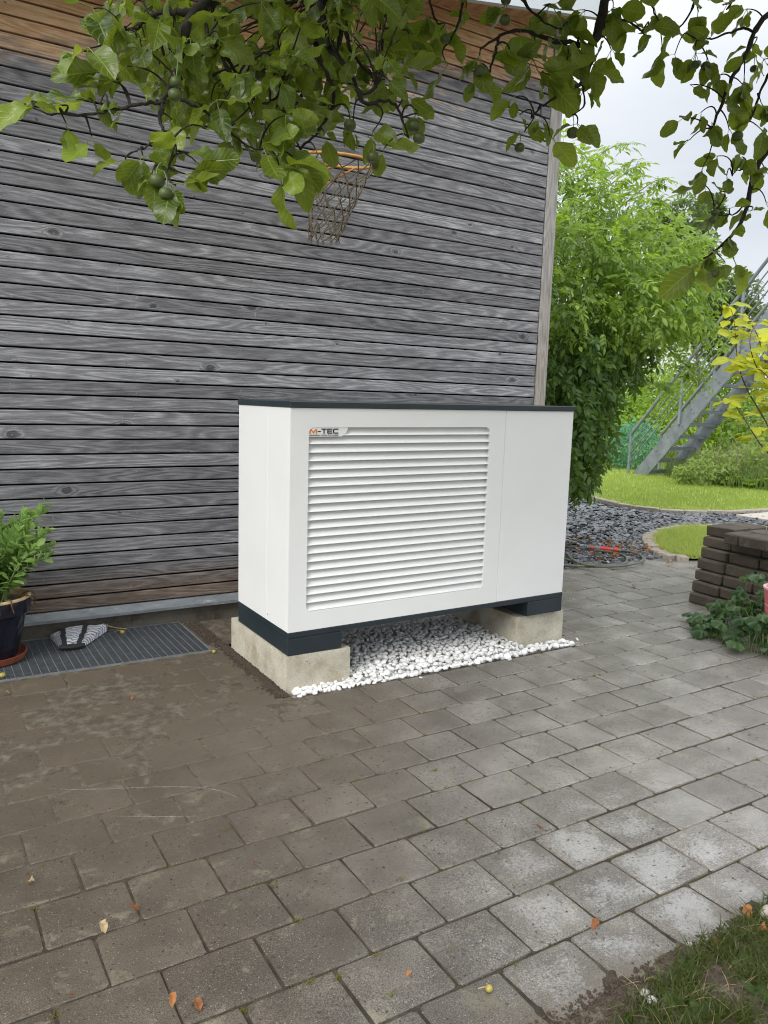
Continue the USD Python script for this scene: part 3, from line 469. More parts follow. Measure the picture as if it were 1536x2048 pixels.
pr = np.random.default_rng(5)
stones = []
cut = [(PIT[0] - .035, PIT[1], PIT[2], .1), (GR[0] - .1, GR[1] + .05, GR[2] - .045, .5), (-9, 4.075, -.02, 9)]
for k in range(-1, 18):
    y0, y1 = -3.11 + ROW * k, -3.11 + ROW * (k + 1)
    base = (1.245 if k % 2 == 0 else 1.363) + pr.normal(0, .008)
    xmin, xmax = (-2.0, 6.2)
    if k >= 16: xmax = 5.83
    x = base + LEN * math.floor((xmin - base) / LEN)
    while x < xmax:
        segs = [(x, x + LEN)]; a0, a1 = y0, y1
        for (cx0, cx1, cy0, cy1) in cut:
            if y1 > cy0 + .012 and y0 < cy1:
                if y0 < cy0 - .05 and any(s[0] < cx1 and s[1] > cx0 for s in segs): a1 = min(a1, cy0); continue
                ns = []
                for s in segs:
                    if s[1] <= cx0 or s[0] >= cx1: ns.append(s)
                    else:
                        if cx0 - s[0] > .05: ns.append((s[0], cx0))
                        if s[1] - cx1 > .05: ns.append((cx1, s[1]))
                segs = ns
        for s in segs:
            g = .0018 + abs(pr.normal(0, .0010))
            if s[1] - s[0] > .04 and a1 - a0 > .05: stones.append((s[0] + g, s[1] - g, a0 + g, a1 - g))
        x += LEN
seen = []
for s in stones:
    c = np.array([(s[0] + s[1]) / 2, (s[2] + s[3]) / 2, 0]); vis = inview(c, 90)[0] and not (c[0] < 3.2 and c[1] > -.5 and c[0] > 1.3)
    seen.append((0 if vis else 1, np.linalg.norm(c - CAM)))
order = sorted(range(len(stones)), key=lambda i: seen[i])
pave = T('pavement', kind='structure')
rest = []
for n, i in enumerate(order):
    m = paver(*stones[i], pr)
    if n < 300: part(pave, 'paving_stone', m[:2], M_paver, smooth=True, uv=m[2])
    else: rest.append(m)
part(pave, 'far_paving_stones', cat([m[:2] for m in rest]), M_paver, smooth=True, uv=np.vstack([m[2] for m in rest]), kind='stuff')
# two pale scrape marks across the paving on the left
def scrape(pts, w):
    p = spline([ground(x, y, .0016) for x, y in pts], 40); t = np.gradient(p, axis=0); t /= np.linalg.norm(t, axis=1, keepdims=True); nn = np.stack([-t[:, 1], t[:, 0], 0 * t[:, 0]], 1) * (w * np.sin(np.linspace(.1, 3.04, 40)) ** .5 * (1 + .5 * np.sin(np.arange(40) * 1.7)))[:, None]
    v = np.vstack([p - nn, p + nn]); i = np.arange(39); q = np.stack([i, 40 + i, 41 + i, i + 1], 1)
    return v, np.vstack([q[:, [0, 2, 1]], q[:, [0, 3, 2]]])
M_scr = mat('pale_scrape', {'g': ('geometry', {}), 'n': ('noise_texture', {'scale': 160, 'detail': 3}), 'm': ('map_range', {'from_min': .42, 'from_max': .62, 'to_min': 0., 'to_max': .6, 'clamp': True}), 'p': ('principled_bsdf', {'base_color': (.27, .25, .22), 'roughness': .9})}, [('g.position', 'n.vector'), ('n.fac', 'm.value'), ('m.result', 'p.alpha')])
part(pave, 'scrape_mark', scrape([(95, 1576), (230, 1577), (380, 1574), (445, 1583), (478, 1597)], .0030), M_scr)
part(pave, 'scrape_mark', scrape([(225, 1632), (310, 1633), (400, 1634)], .0024), M_scr)
wellz = sbox(GR[0] - .01, GR[2] - .02, GR[1] + .02, .6); pitz = sbox(PIT[0] + .01, PIT[2] + .02, PIT[1], -.5)
def jz(P):
    D = dirt(P)
    return -.0050 + D * .0042 + (fb(P, 9, 21) - .5) * (.003 + .0075 * D) + (fb(P, 55, 22) - .5) * (.003 + .005 * D)
part(pave, 'joint_filling', grid_sheet(-2., 4.08, -3.30, -.0, .0125, jz, lambda P: ~(inpoly(wellz, P) | inpoly(pitz, P)) & inview(np.c_[P, 0 * P[:, 0]], 60)), M_joint, smooth=True, kind='stuff')
part(pave, 'joint_filling', grid_sheet(4.09, 6.4, -3.30, .17, .02, jz), M_joint, smooth=True, kind='stuff')

# ------------------------------------------------------------------ house
house = T('timber_house', 'timber house clad in weathered grey horizontal boards with gaps, orange under the eaves', 'house', (0, 0, 0))
XL, XR = -4.0, 3.955
br = np.random.default_rng(3)
PB = .078; Z0 = 1.9378 - PB * 60
zg = [1.9378 + PB * k for k in range(-23, 27)]
for k, z in enumerate(zg[:-1]):
    lo, hi = z + .0046, z + PB - .0046
    if lo < .16: lo = max(lo, .156)
    v, f = cbx(XL, XR - .006 + br.normal(0, .0012), 0.0 + br.normal(0, .0012), .022, lo, hi, .0025)
    part(house, 'board', (v, f), M_board)
part(house, 'corner_post', cbx(3.958, 4.062, -.004, .10, .10, 4.0, .004), M_post)
part(house, 'backing', bx(XL, 3.954, .045, .06, .10, 4.2), M_back)
part(house, 'side_wall', bx(4.0, 4.058, .102, 7.9, .10, 4.2), M_post)
part(house, 'foundation', bx(XL, 4.03, .032, .20, -.8, .099), M_found)
fl = [(.03, .152), (-.002, .148), (-.020, .108), (-.020, .092), (-.017, .092), (-.017, .106), (.030, .118)]
part(house, 'flashing', (np.vstack([np.c_[np.full(7, x), np.array(fl)] for x in (XL, 4.05)]), np.array([[i, (i + 1) % 7, 7 + (i + 1) % 7] for i in range(7)] + [[i, 7 + (i + 1) % 7, 7 + i] for i in range(7)])), M_zinc)
# roof rises a little to the right, with a gutter along the front
rz = lambda x: 3.85 + .166 * (x - 3.216)
def slanted(x0, x1, y0, y1, t0, t1):
    v, f = bx(x0, x1, y0, y1, 0, 1); v = v.copy(); v[:, 2] = rz(v[:, 0]) + np.where(v[:, 2] > .5, t1, t0); return v, f
roof = part(house, 'roof', slanted(XL, 4.07, -.26, 8.2, .03, .22), M_back)
part(roof, 'soffit', slanted(XL, 4.06, -.255, 8.0, .012, .028), M_board)
part(roof, 'fascia', slanted(XL, 4.10, -.30, -.262, -.07, .24), M_panel)
part(roof, 'fascia', slanted(4.072, 4.10, -.26, 8.2, -.01, .24), M_panel)
# screws, two per batten, one column every 0.6 m
sc = trimesh.creation.icosphere(1, .0032); sv, sf = np.array(sc.vertices), np.array(sc.faces)
pos = []
for bxn in np.arange(-.8, 3.9, .615):
    for z in zg[:-1]:
        for dz in (.022, .055):
            pos.append([bxn + br.normal(0, .006), -.0012, z + dz + br.normal(0, .003)])
pos = np.array(pos)
Ms = np.zeros((len(pos), 3, 4)); Ms[:, 0, 0] = Ms[:, 2, 2] = 1; Ms[:, 1, 1] = .4; Ms[:, :, 3] = pos
part(house, 'screw_heads', many(sv, sf, Ms), M_gratebar, kind='stuff')
#@@OBJECTS
# ------------------------------------------------------------------ concrete blocks under the unit
def block(name, label, x0, x1, y0, y1, z1, seed):
    m = trimesh.creation.box((x1 - x0, y1 - y0, z1 + .06)); m = m.subdivide_to_size(.03)
    v = np.array(m.vertices); v += [(x0 + x1) / 2, (y0 + y1) / 2, (z1 - .06) / 2]
    e = np.array([min(abs(p[0] - x0), abs(p[0] - x1)) for p in v]); e2 = np.minimum(np.abs(v[:, 1] - y0), np.abs(v[:, 1] - y1)); e3 = np.abs(v[:, 2] - z1)
    s = np.sort(np.c_[e, e2, e3], axis=1)
    near = np.clip(1 - s[:, 1] / .02, 0, 1)
    c = np.array([(x0 + x1) / 2, (y0 + y1) / 2, z1 / 2]); n = meshkit.fbm(v * 22, 3, seed)
    d = v - c; d /= np.linalg.norm(d, axis=1, keepdims=True)
    v = v - d * (near * (.002 + .008 * np.clip(n - .42, 0, 1)))[:, None] + (meshkit.fbm(v * 14, 3, seed + 1)[:, None] - .5) * .003
    v[:, 2] += .009 * (v[:, 0] - 1.403) / 1.69 * 0
    return solo(name, (v, np.array(m.faces)), M_conc, label, 'concrete block', smooth=30)
block('concrete_block', 'pale rough concrete block under the left end of the white unit', 1.396, 1.727, -1.281, -.56, .1675, 2)
block('concrete_block', 'pale rough concrete block under the right end of the white unit', 2.795, 3.150, -1.240, -.53, .172, 7)

# ------------------------------------------------------------------ heat pump
hp = T('heat_pump', 'white louvred heat pump cabinet with anthracite lid and base on concrete blocks', 'heat pump', (2.25, -.96, .17))
xl, xr, yf, yb, zb, zt = 1.403, 3.0935, -1.274, -.648, .2776, 1.292
xs = 2.614
hpp = lambda name, m, mt, par=hp, **k: part(par, name, tilt(m), mt, **k)
ox0, ox1, oz0, oz1 = 1.4925, 2.516, .3655, 1.2065
outer = sbox(xl + .0005, zb + .0005, xs - .0012, zt - .0005)
openp = sbox(ox0, oz0, ox1, oz1).buffer(-.026).buffer(.026, quad_segs=6)
fm = trimesh.creation.extrude_polygon(outer.difference(openp), .022, engine='earcut')
def up(m, y):
    "a shape drawn in (x, z) and extruded: stand it up facing -y, front face at y"
    v, f = vf(m); return np.c_[v[:, 0], y + (np.max(v[:, 2]) - v[:, 2]), v[:, 1]], f[:, ::-1] if False else f
hpp('front_panel', up(fm, yf), M_white)
hpp('side_panel', cbx(xs + .0012, xr, yf, yf + .022, zb, zt, .002), M_white)
hpp('left_panel', cbx(xl, xl + .02, yf + .0225, yf + .2505, zb, zt, .0012), M_white)
hpp('left_panel', cbx(xl, xl + .02, yf + .2518, yb, zb, zt, .0012), M_white)
hpp('right_panel', cbx(xr - .02, xr, yf + .0225, yb, zb, zt, .002), M_white)
hpp('rear_panel', bx(xl + .021, xr - .021, yb - .02, yb, zb, zt), M_white)
hpp('inner_casing', bx(xl + .022, xr - .022, yf + .075, yf + .080, zb + .002, zt - .002), M_dark)
hpp('lid', cbx(xl - .005, xr + .007, yf - .006, yb + .006, zt + .0005, zt + .0275, .0025), M_anth)
hpp('base_frame', cbx(xl - .001, xr + .001, yf - .0015, yb, zb - .0275, zb - .0005, .002), M_anth)
hpp('foot', cbx(xl + .000, 1.680, yf - .001, yb, zb - .1085, zb - .0295, .002), M_anth)
hpp('foot', cbx(2.838, xr + .000, yf - .001, yb, zb - .1085, zb - .0295, .002), M_anth)
hpp('underside', bx(xl + .03, xr - .03, yf + .03, yb - .03, zb - .026, zb - .02), M_dark)
NS = 22
pz = (oz1 - oz0) / NS
for k in range(NS):
    zt_ = oz1 - k * pz; zb_ = zt_ - pz
    prof = []
    for t in np.linspace(0, 1, 7):                       # outer skin, from the recess down and out to the lip
        prof.append((yf + .031 - .028 * t ** 1.15, zt_ + .006 - (pz + .003) * t))
    prof += [(yf + .0045, zb_ + .0015), (yf + .016, zb_ + .009), (yf + .037, zt_ + .004)]
    prof = np.array(prof); n = len(prof)
    v = np.vstack([np.c_[np.full(n, x), prof] for x in (ox0 - .006, ox1 + .006)])
    f = [[i, (i + 1) % n, n + (i + 1) % n] for i in range(n)] + [[i, n + (i + 1) % n, n + i] for i in range(n)]
    hpp('louvre_slat', (v, np.array(f)), M_white, smooth=50)
bp = Polygon([(ox0 - .012, oz1 + .008), (1.690, oz1 + .008), (1.687, 1.195), (1.680, 1.182), (1.668, 1.171), (1.655, 1.1655), (ox0 - .012, 1.1645)])
badge = hpp('badge', up(trimesh.creation.extrude_polygon(bp, .010, engine='earcut'), yf + .0018), M_white)
def letters(txt, h, x, z, y, bold=True, width=None, d=.0012):
    m = meshkit.text_mesh(txt, h, d, bold); v, f = vf(m); v = v.copy()
    if width: v[:, 0] *= width / (v[:, 0].max() - v[:, 0].min())
    v[:, 0] -= v[:, 0].min()
    return np.c_[x + v[:, 0], y - v[:, 2], z + v[:, 1]], f
from shapely.geometry import LineString
from shapely.ops import unary_union
def strokes(lines, w, x, z, y, d=.0012):
    g_ = unary_union([LineString(l).buffer(w / 2, cap_style=2, join_style=1) for l in lines])
    gs = getattr(g_, 'geoms', [g_]); v, f = cat([trimesh.creation.extrude_polygon(q_, d, engine='earcut') for q_ in gs])
    return np.c_[x + v[:, 0], y - v[:, 2], z + v[:, 1]], f
HL, WL = .0225, .0050
hpp('letter', strokes([[(0.0025, 0), (.0025, HL * .75), (.0065, HL - .003), (.018, .004), (.0295, HL - .003), (.0335, HL * .75), (.0335, 0)]], WL, 1.4965, 1.1785, yf + .0015), M_orange, badge)
hpp('letter', strokes([[(0, HL * .45), (.0135, HL * .45)]], WL * .8, 1.5375, 1.1785, yf + .0015), M_black, badge)
hpp('letter', strokes([[(0, HL - .0025), (.026, HL - .0025)], [(.013, 0), (.013, HL - .0025)]], WL, 1.5545, 1.1785, yf + .0015), M_black, badge)
hpp('letter', strokes([[(.025, HL - .0025), (.0025, HL - .0025), (.0025, .0025), (.025, .0025)], [(.0025, HL * .5), (.023, HL * .5)]], WL, 1.5835, 1.1785, yf + .0015), M_black, badge)
hpp('letter', strokes([[(.027, HL - .0025), (.006, HL - .0025), (.0025, HL - .006), (.0025, .006), (.006, .0025), (.027, .0025)]], WL, 1.6125, 1.1785, yf + .0015), M_black, badge)
hpp('tagline', letters('ENERGY FOR FUTURE', .0050, 1.497, 1.1692, yf + .0015, bold=False, width=.142), M_black, badge)
hpp('screw', tube([(xl - .0012, yf + .235, zb + .03), (xl + .004, yf + .235, zb + .03)], .003, 8), M_dark)

# ------------------------------------------------------------------ white pebbles
pb = T('pebble_bed', 'bed of white rounded pebbles between and in front of the two concrete blocks', 'pebbles', (2.25, -1.0, 0))
part(pb, 'bed', grid_sheet(PIT[0] + .004, PIT[1], PIT[2] + .008, PIT[3], .03, lambda P: -.03 + .012 * fb(P, 12, 3)), simple('pebble_dust', (.55, .54, .52), .8, .2, 80), smooth=True)
ico = trimesh.creation.icosphere(2, 1.0); iv, if_ = np.array(ico.vertices), np.array(ico.faces)
variants = []
for s in range(10):
    v = iv * (1 + .55 * (meshkit.fbm(iv * 1.2 + s * 9.1, 2, s) - .5))[:, None]
    variants.append(v * [1.08, .72 + .12 * (s % 3), .50 + .1 * (s % 4)])
qr = np.random.default_rng(8)
P = []
def toward(n, x0, x1, y0, y1, z0, dz, r0, r1):
    for _ in range(n):
        P.append((qr.uniform(x0, x1), qr.uniform(y0, y1), z0 + qr.uniform(0, dz), qr.uniform(r0, r1) if qr.random() > .12 else r1 * qr.uniform(1.0, 1.35)))
def ok(p, lst, k):
    for q in lst:
        if abs(q[0] - p[0]) < .05 and abs(q[1] - p[1]) < .05 and (q[0] - p[0]) ** 2 + (q[1] - p[1]) ** 2 + (q[2] - p[2]) ** 2 < (k * (q[3] + p[3])) ** 2: return False
    return True
peb = []
def throw(n, x0, x1, y0, y1, zf, r0, r1, k):
    for _ in range(n):
        r = qr.uniform(r0, r1) * (1.3 if qr.random() < .1 else 1)
        p = (qr.uniform(x0 + r, x1 - r * .6), qr.uniform(y0 + r * .9, y1), 0, r)
        p = (p[0], p[1], zf(p) + qr.uniform(-.004, .008), r)
        if ok(p, peb, k): peb.append(p)
hump = lambda p: .0 + .025 * math.exp(-((p[0] - 2.25) / .45) ** 2) * min(1, max(0, (p[1] + 1.30) / .25))
throw(14000, 1.727, 2.795, -1.362, -.56, lambda p: -.004 + hump(p), .0095, .0175, .74)
throw(4200, 1.41, 3.135, -1.362, -1.27, lambda p: .000, .0095, .0175, .76)
throw(4500, 1.727, 2.795, -1.34, -.60, lambda p: .017 + hump(p), .0095, .0165, .80)
throw(260, 1.43, 3.10, -1.350, -1.295, lambda p: .016, .010, .017, .95)
throw(10, 3.05, 3.125, -1.36, -1.27, lambda p: .004, .009, .014, .95)
ic1 = trimesh.creation.icosphere(1, 1.0); iv1, if1 = np.array(ic1.vertices), np.array(ic1.faces)
low = []
for s in range(10):
    v = iv1 * (1 + .55 * (meshkit.fbm(iv1 * 1.2 + s * 9.1, 2, s) - .5))[:, None]; low.append(v * [1.08, .72 + .12 * (s % 3), .50 + .1 * (s % 4)])
def pebmesh(p, s, lo=False):
    a = qr.uniform(0, 2 * np.pi, 3); R = trimesh.transformations.euler_matrix(a[0] * .2 - .6, a[1] * .2 - .6, a[2])[:3, :3]
    return ((low if lo else variants)[s % 10] * p[3] * 1.15) @ R.T + [p[0], p[1], p[2] + .004], (if1 if lo else if_)
front = sorted(range(len(peb)), key=lambda i: peb[i][1] - peb[i][2] * 4 - peb[i][3] * 3)
rest = []
for n, i in enumerate(front):
    m = pebmesh(peb[i], i, n >= 300)
    if n < 300: part(pb, 'pebble', m, M_pebble, smooth=True)
    else: rest.append(m)
part(pb, 'pebbles_behind', cat(rest), M_pebble, smooth=True, kind='stuff')
solo('rusty_edging', cbx(1.74, 2.79, -.505, -.493, -.04, .045, .001), simple('rusty_steel', (.055, .025, .016), .8, .5, 30), 'dark rusty edging strip behind the white pebbles', 'edging')
for (x, y, r) in ((2.05, -1.41, .007), (2.62, -1.40, .009), (3.21, -1.30, .009)): solo('stray_pebble', pebmesh((x, y, r * .4, r), int(x * 100)), M_pebble, {1.62: 'stray white pebble on the paving before the left block', 2.05: 'stray white pebble left of the middle before the bed', 2.62: 'stray white pebble right of the middle before the bed', 3.02: 'stray white pebble before the right block', 3.21: 'stray white pebble off the right end of the bed', 1.345: 'stray white pebble at the left tip of the bed', 2.3: 'tiny stray pebble farthest out from the pebble bed'}[x], 'pebble', smooth=True)
# soil crumbs beside the left block
cr = trimesh.creation.icosphere(0, 1.0); cv, cf = np.array(cr.vertices), np.array(cr.faces)
n = 2600; xy = np.c_[1.375 + np.abs(qr.normal(0, .018, n)) * qr.choice([-1, -1, -1.6, .6], n), qr.uniform(-1.33, -.45, n)]
xy2 = np.c_[qr.uniform(1.298, 1.39, 700), qr.uniform(-.46, -.02, 700)]; xy = np.vstack([xy, xy2]); xy = xy[(xy[:, 0] < 1.394) & (xy[:, 1] < -.02)]
Ms = np.zeros((len(xy), 3, 4)); s = qr.uniform(.0018, .0055, len(xy)); Ms[:, 0, 0], Ms[:, 1, 1], Ms[:, 2, 2] = s, s * qr.uniform(.6, 1.3, len(xy)), s * .8; Ms[:, :2, 3] = xy; Ms[:, 2, 3] = .002 + s * .3
solo('soil_crumbs', many(cv, cf, Ms), M_crumb, 'loose brown soil crumbs along the left concrete block', 'soil', kind='stuff', smooth=True)

# ------------------------------------------------------------------ grating
gt = T('metal_grating', 'galvanised steel grating over the light well at the foot of the boarded wall', 'grating', (.3, -.27, 0))
gz0, gz1 = -.028, .001
part(gt, 'frame', cat([bx(GR[0], GR[1], GR[2], GR[2] + .004, gz0, gz1 + .002), bx(GR[0], GR[1], GR[3] - .004, GR[3], gz0, gz1 + .002), bx(GR[1] - .004, GR[1], GR[2] + .004, GR[3] - .004, gz0, gz1 + .002), bx(GR[0], GR[0] + .004, GR[2] + .004, GR[3] - .004, gz0, gz1 + .002)]), M_gratebar)
for x in np.arange(1.287 - .0375, -.15, -.0375):
    part(gt, 'bearing_bar', bx(x - .0012, x + .0012, GR[2] + .0045, GR[3] - .0045, gz0, gz1), M_gratebar)
part(gt, 'cross_bars', cat([bx(GR[0] + .005, GR[1] - .005, y - .0016, y + .0016, gz0 + .008, gz1 - .0012) for y in np.arange(GR[2] + .012, GR[3] - .008, .0085)]), M_grate, kind='stuff')

# ------------------------------------------------------------------ woven bag on the grating
A, B, C, D = np.array([.575, .000, .0]), np.array([.880, .012, .0]), np.array([.700, -.235, .0]), np.array([.598, -.225, .0])
bag = T('woven_bag', 'flat black and white woven bag with black straps lying on the grating', 'bag', (.69, -.1, .003))
nu, nv = 25, 17
U, V = np.meshgrid(np.linspace(0, 1, nu), np.linspace(0, 1, nv))
top = (A * (1 - U[..., None]) + B * U[..., None]) * (1 - V[..., None]) + (D * (1 - U[..., None]) + C * U[..., None]) * V[..., None]
bul = np.clip(np.sin(np.pi * np.clip(U, .0, 1)), 0, 1) ** .45 * np.clip(1 - (2 * V - 1) ** 4, 0, 1) ** .5
top[..., 2] = .006 + .055 * bul * (1 - .3 * V) + .016 * (1 - V) + .022 * np.clip((U - .82) / .18, 0, 1) * (1 - V)
top += (meshkit.fbm(top * 28, 3, 4)[..., None] - .5) * np.array([.012, .012, .014])
bot = top.copy(); bot[..., 2] = .0035
i, j = np.meshgrid(np.arange(nv - 1), np.arange(nu - 1), indexing='ij'); a = (i * nu + j).ravel()
q = np.stack([a, a + nu, a + nu + 1, a + 1], 1)
nvv = nu * nv; rim_ = np.r_[np.arange(nu), np.arange(1, nv) * nu + nu - 1, (nv - 1) * nu + np.arange(nu - 2, -1, -1), np.arange(nv - 2, 0, -1) * nu]
side = np.array([[rim_[k], rim_[(k + 1) % len(rim_)], nvv + rim_[(k + 1) % len(rim_)], nvv + rim_[k]] for k in range(len(rim_))])
fq = np.vstack([q, side]); ff = np.vstack([fq[:, [0, 1, 2]], fq[:, [0, 2, 3]]])
uvb = np.c_[U.ravel(), V.ravel() * .75 + .35 * np.abs(U.ravel() - .5) ** 1.4]; part(bag, 'body', (np.vstack([top.reshape(-1, 3), bot.reshape(-1, 3)]), ff), M_weave, smooth=True, uv=np.vstack([uvb, uvb]))
def strap(u0, u1):
    pts = []
    for t in np.linspace(0, 1, 13):
        u = u0 * (1 - t) + u1 * t; jx, iy = u * (nu - 1), t * (nv - 1)
        pts.append(top[int(round(iy)), int(round(jx))] + [0, 0, .004])
    p = np.array(pts); w = np.array([.013, .002, 0])
    v = np.vstack([p - w, p + w, p - w + [0, 0, .003], p + w + [0, 0, .003]]); n = len(p)
    f = []
    for k in range(n - 1):
        for a, b in ((2, 3), (0, 2), (3, 1)):
            f += [[a * n + k, b * n + k, b * n + k + 1], [a * n + k, b * n + k + 1, a * n + k + 1]]
    return v, np.array(f)
part(bag, 'strap', strap(.22, .16), M_strap); part(bag, 'strap', strap(.62, .82), M_strap)
part(bag, 'black_hem', tube(np.vstack([D + [-.01, -.004, .018], (C + D) / 2 + [0, -.014, .018], C + [.012, -.002, .018]]), [.012, .017, .011], 8), M_strap, smooth=40)
part(bag, 'cord', tube(spline([B + [-.01, 0, .04], B + [.03, -.012, .022], B + [.075, -.004, .008], B + [.10, -.02, .004]], 12), .0035, 6), M_tan, smooth=True)

# ------------------------------------------------------------------ flower pot, saucer, plant
pc = np.array([.262, -.215]); 
solo('plant_saucer', lathe([(.0, .004), (.13, .004), (.158, .012), (.172, .040), (.178, .040), (.176, .030), (.165, .006), (.15, .003), (0, .003)], 48, pc), M_terra, 'brown glazed saucer under the dark blue flower pot', 'saucer', smooth=50)
pot = T('flower_pot', 'dark blue glazed flower pot standing on a brown saucer by the wall', 'flower pot', (*pc, .013))
part(pot, 'pot_body', lathe([(0, .014), (.125, .014), (.134, .03), (.160, .14), (.178, .235), (.187, .240), (.199, .250), (.204, .300), (.202, .318)], 56, pc), M_glaze, smooth=40)
part(pot, 'rim', lathe([(.2025, .3185), (.200, .326), (.192, .330), (.183, .326), (.178, .31), (.172, .285)], 56, pc), M_rim, smooth=60)
part(pot, 'potting_soil', lathe([(0, .298), (.10, .302), (.175, .292)], 32, pc), M_joint)

# leaf template: x along the leaf, y across, z up
def leaf(ns=8, wmax=.33, peak=.42, fold=.22, curl=.25, wave=.03, teeth=.0, petiole=.35, cols=4, seed=0, rnd=.75):
    r = np.random.default_rng(seed)
    u = np.linspace(0, 1, ns); t = np.linspace(-1, 1, cols + 1)
    k = math.log(.5) / math.log(peak)
    w = wmax * np.sin(np.pi * u ** k) ** rnd
    w[0], w[-1] = .02, .004
    if teeth: w[1:-1] += teeth * np.where(np.arange(1, ns - 1) % 2 == 0, 1, -1)
    ph = r.uniform(0, 6, 2)
    X = np.repeat(u[:, None], cols + 1, 1) + (teeth * .6 * np.abs(t)[None]); Y = w[:, None] * t[None]
    Z = fold * np.abs(Y) - curl * u[:, None] ** 2 * .5 + wave * np.sin(u[:, None] * 11 + ph[0] + 2 * np.sign(t)[None]) * np.abs(t)[None] * np.sin(np.pi * u)[:, None]
    v = np.stack([X, Y, Z], -1).reshape(-1, 3); c = cols + 1
    i, j = np.meshgrid(np.arange(ns - 1), np.arange(cols), indexing='ij'); a = (i * c + j).ravel()
    q = np.stack([a, a + c, a + c + 1, a + 1], 1); f = np.vstack([q[:, [0, 1, 2]], q[:, [0, 2, 3]]])
    uv = np.stack([X, np.broadcast_to(t[None] * .5 + .5, X.shape)], -1).reshape(-1, 2)
    if petiole:
        pv, pf = tube([(-petiole, 0, .06 * petiole), (-petiole * .5, 0, .02), (.02, 0, -.004)], [.016, .013, .016], 3, False)
        n0 = len(v); v = np.vstack([v, pv]); f = np.vstack([f, pf + n0]); uv = np.vstack([uv, np.tile([.02, .5], (len(pv), 1))])
        v[:, 0] += petiole
    return v, f, uv

gr_ = np.random.default_rng(17)
plant = T('potted_plant', 'bushy plant with fleshy pale green leaves growing in the dark blue pot', 'plant', (*pc, .30))
PL = [leaf(6, .26, .60, .25, c_, .02, 0, .06, 2, s, .65) for s, c_ in enumerate((.1, .3, .5))]
stems = []; lm = []
for k in range(34):
    a = gr_.uniform(0, 2 * np.pi); r0 = gr_.uniform(0, .12); tip_r = gr_.uniform(.02, .27); h = gr_.uniform(.20, .47) * (1.0 - .30 * (tip_r / .33) ** 2)
    if gr_.random() < .55: a = gr_.uniform(-1.0, .5); tip_r = gr_.uniform(.14, .33)
    b = np.array([pc[0] + r0 * math.cos(a), pc[1] + r0 * math.sin(a), .30])
    e = np.array([pc[0] + tip_r * math.cos(a), min(pc[1] + tip_r * math.sin(a), -.03), .30 + h])
    mid = (b + e) / 2 + [0, 0, .04]
    p = spline([b, mid, e], 9); stems.append(tube(p, np.linspace(.0042, .002, 9), 5))
    d = np.gradient(p, axis=0)
    for q in np.linspace(.18, 1, int(7 + h * 22)):
        i_ = q * 8; i0 = min(int(i_), 7); pp = p[i0] * (1 - (i_ - i0)) + p[i0 + 1] * (i_ - i0)
        ax = d[i0] / np.linalg.norm(d[i0])
        for _ in range(2 if q < .93 else 3):
            th = gr_.uniform(0, 2 * np.pi); o = np.cross(ax, [math.cos(th), math.sin(th), .2]); o /= np.linalg.norm(o)
            dr = o * (1.0 - .55 * q) + ax * (.35 + .55 * q)
            lm.append((pp, dr, ax * .9 - o * .3, gr_.uniform(.045, .075) * (.8 if q > .9 else 1)))
part(plant, 'stems', cat(stems), M_stem, smooth=True)
rest = {0: [], 1: [], 2: []}
vis = sorted(range(len(lm)), key=lambda i: -(lm[i][0][0] - lm[i][0][1]))
for n, i in enumerate(vis):
    p, dr, nr, s = lm[i]
    if n < 140: t_ = PL[i % 3]; m = many(t_[0], t_[1], frame(dr, nr, p, np.array([s]))); part(plant, 'leaf', m, M_pot_leaf, smooth=True, uv=t_[2])
    else: rest[i % 3].append(frame(dr, nr, p, np.array([s]))[0])
vv = [many(PL[k][0], PL[k][1], rest[k]) for k in rest]; uvr = np.vstack([np.tile(PL[k][2], (len(rest[k]), 1)) for k in rest])
part(plant, 'leaves_behind', cat(vv), M_pot_leaf, smooth=True, uv=uvr, kind='stuff')
tr = []
for a in (-1.25, -1.1, -.55, -.15, .05):
    a += gr_.normal(0, .1); e = np.array([math.cos(a), math.sin(a), 0])
    b = np.array([*pc, .325]); L = gr_.uniform(.03, .10)
    tr.append(tube(spline([b + e * .165, b + e * .208 + [0, 0, .004], b + e * .215 + [0, 0, -L]], 8) + gr_.normal(0, .003, (8, 3)), np.linspace(.0042, .0018, 8) * gr_.uniform(.6, 1.2), 5))
WS = simple('withered_shoot', (.11, .062, .025), .9, .5, 80)
for t_ in tr: part(plant, 'withered_shoot', t_, WS, smooth=True)
# simple('withered_shoot', (.11, .062, .025), .9, .5, 80), smooth=True)

# ------------------------------------------------------------------ basketball hoop
hc = np.array([2.055, -.43, 2.625])
hoop = T('basketball_hoop', 'orange basketball hoop with a worn cord net mounted on the boarded wall', 'basketball hoop', (2.0, 0, 2.58))
th = np.linspace(0, 2 * np.pi, 49)
hz_ = lambda y: hc[2] + .14 * (y - hc[1])
ring = np.c_[hc[0] + .203 * np.cos(th), hc[1] + .203 * np.sin(th), hz_(hc[1] + .203 * np.sin(th))]
part(hoop, 'rim', tube(ring, .0085, 8, False), M_hoop, smooth=True)
part(hoop, 'mounting_plate', cat([cbx(1.965, 2.145, -.006, -.0015, 2.55, 2.69, .001), cbx(1.965, 1.970, -.05, -.006, 2.56, 2.64, .001), cbx(2.140, 2.145, -.05, -.006, 2.56, 2.64, .001)]), M_hoop)
for s in (-1, 1):
    part(hoop, 'bracket_arm', tube([(2.055 + s * .06, -.006, 2.672), (2.055 + s * .075, -.245, hz_(-.245))], .008, 8), M_hoop, smooth=True)
    part(hoop, 'brace', tube([(2.055 + s * .05, -.006, 2.56), (2.055 + s * .155, -.32, hz_(-.32) - .006)], .0055, 8), M_hoop, smooth=True)
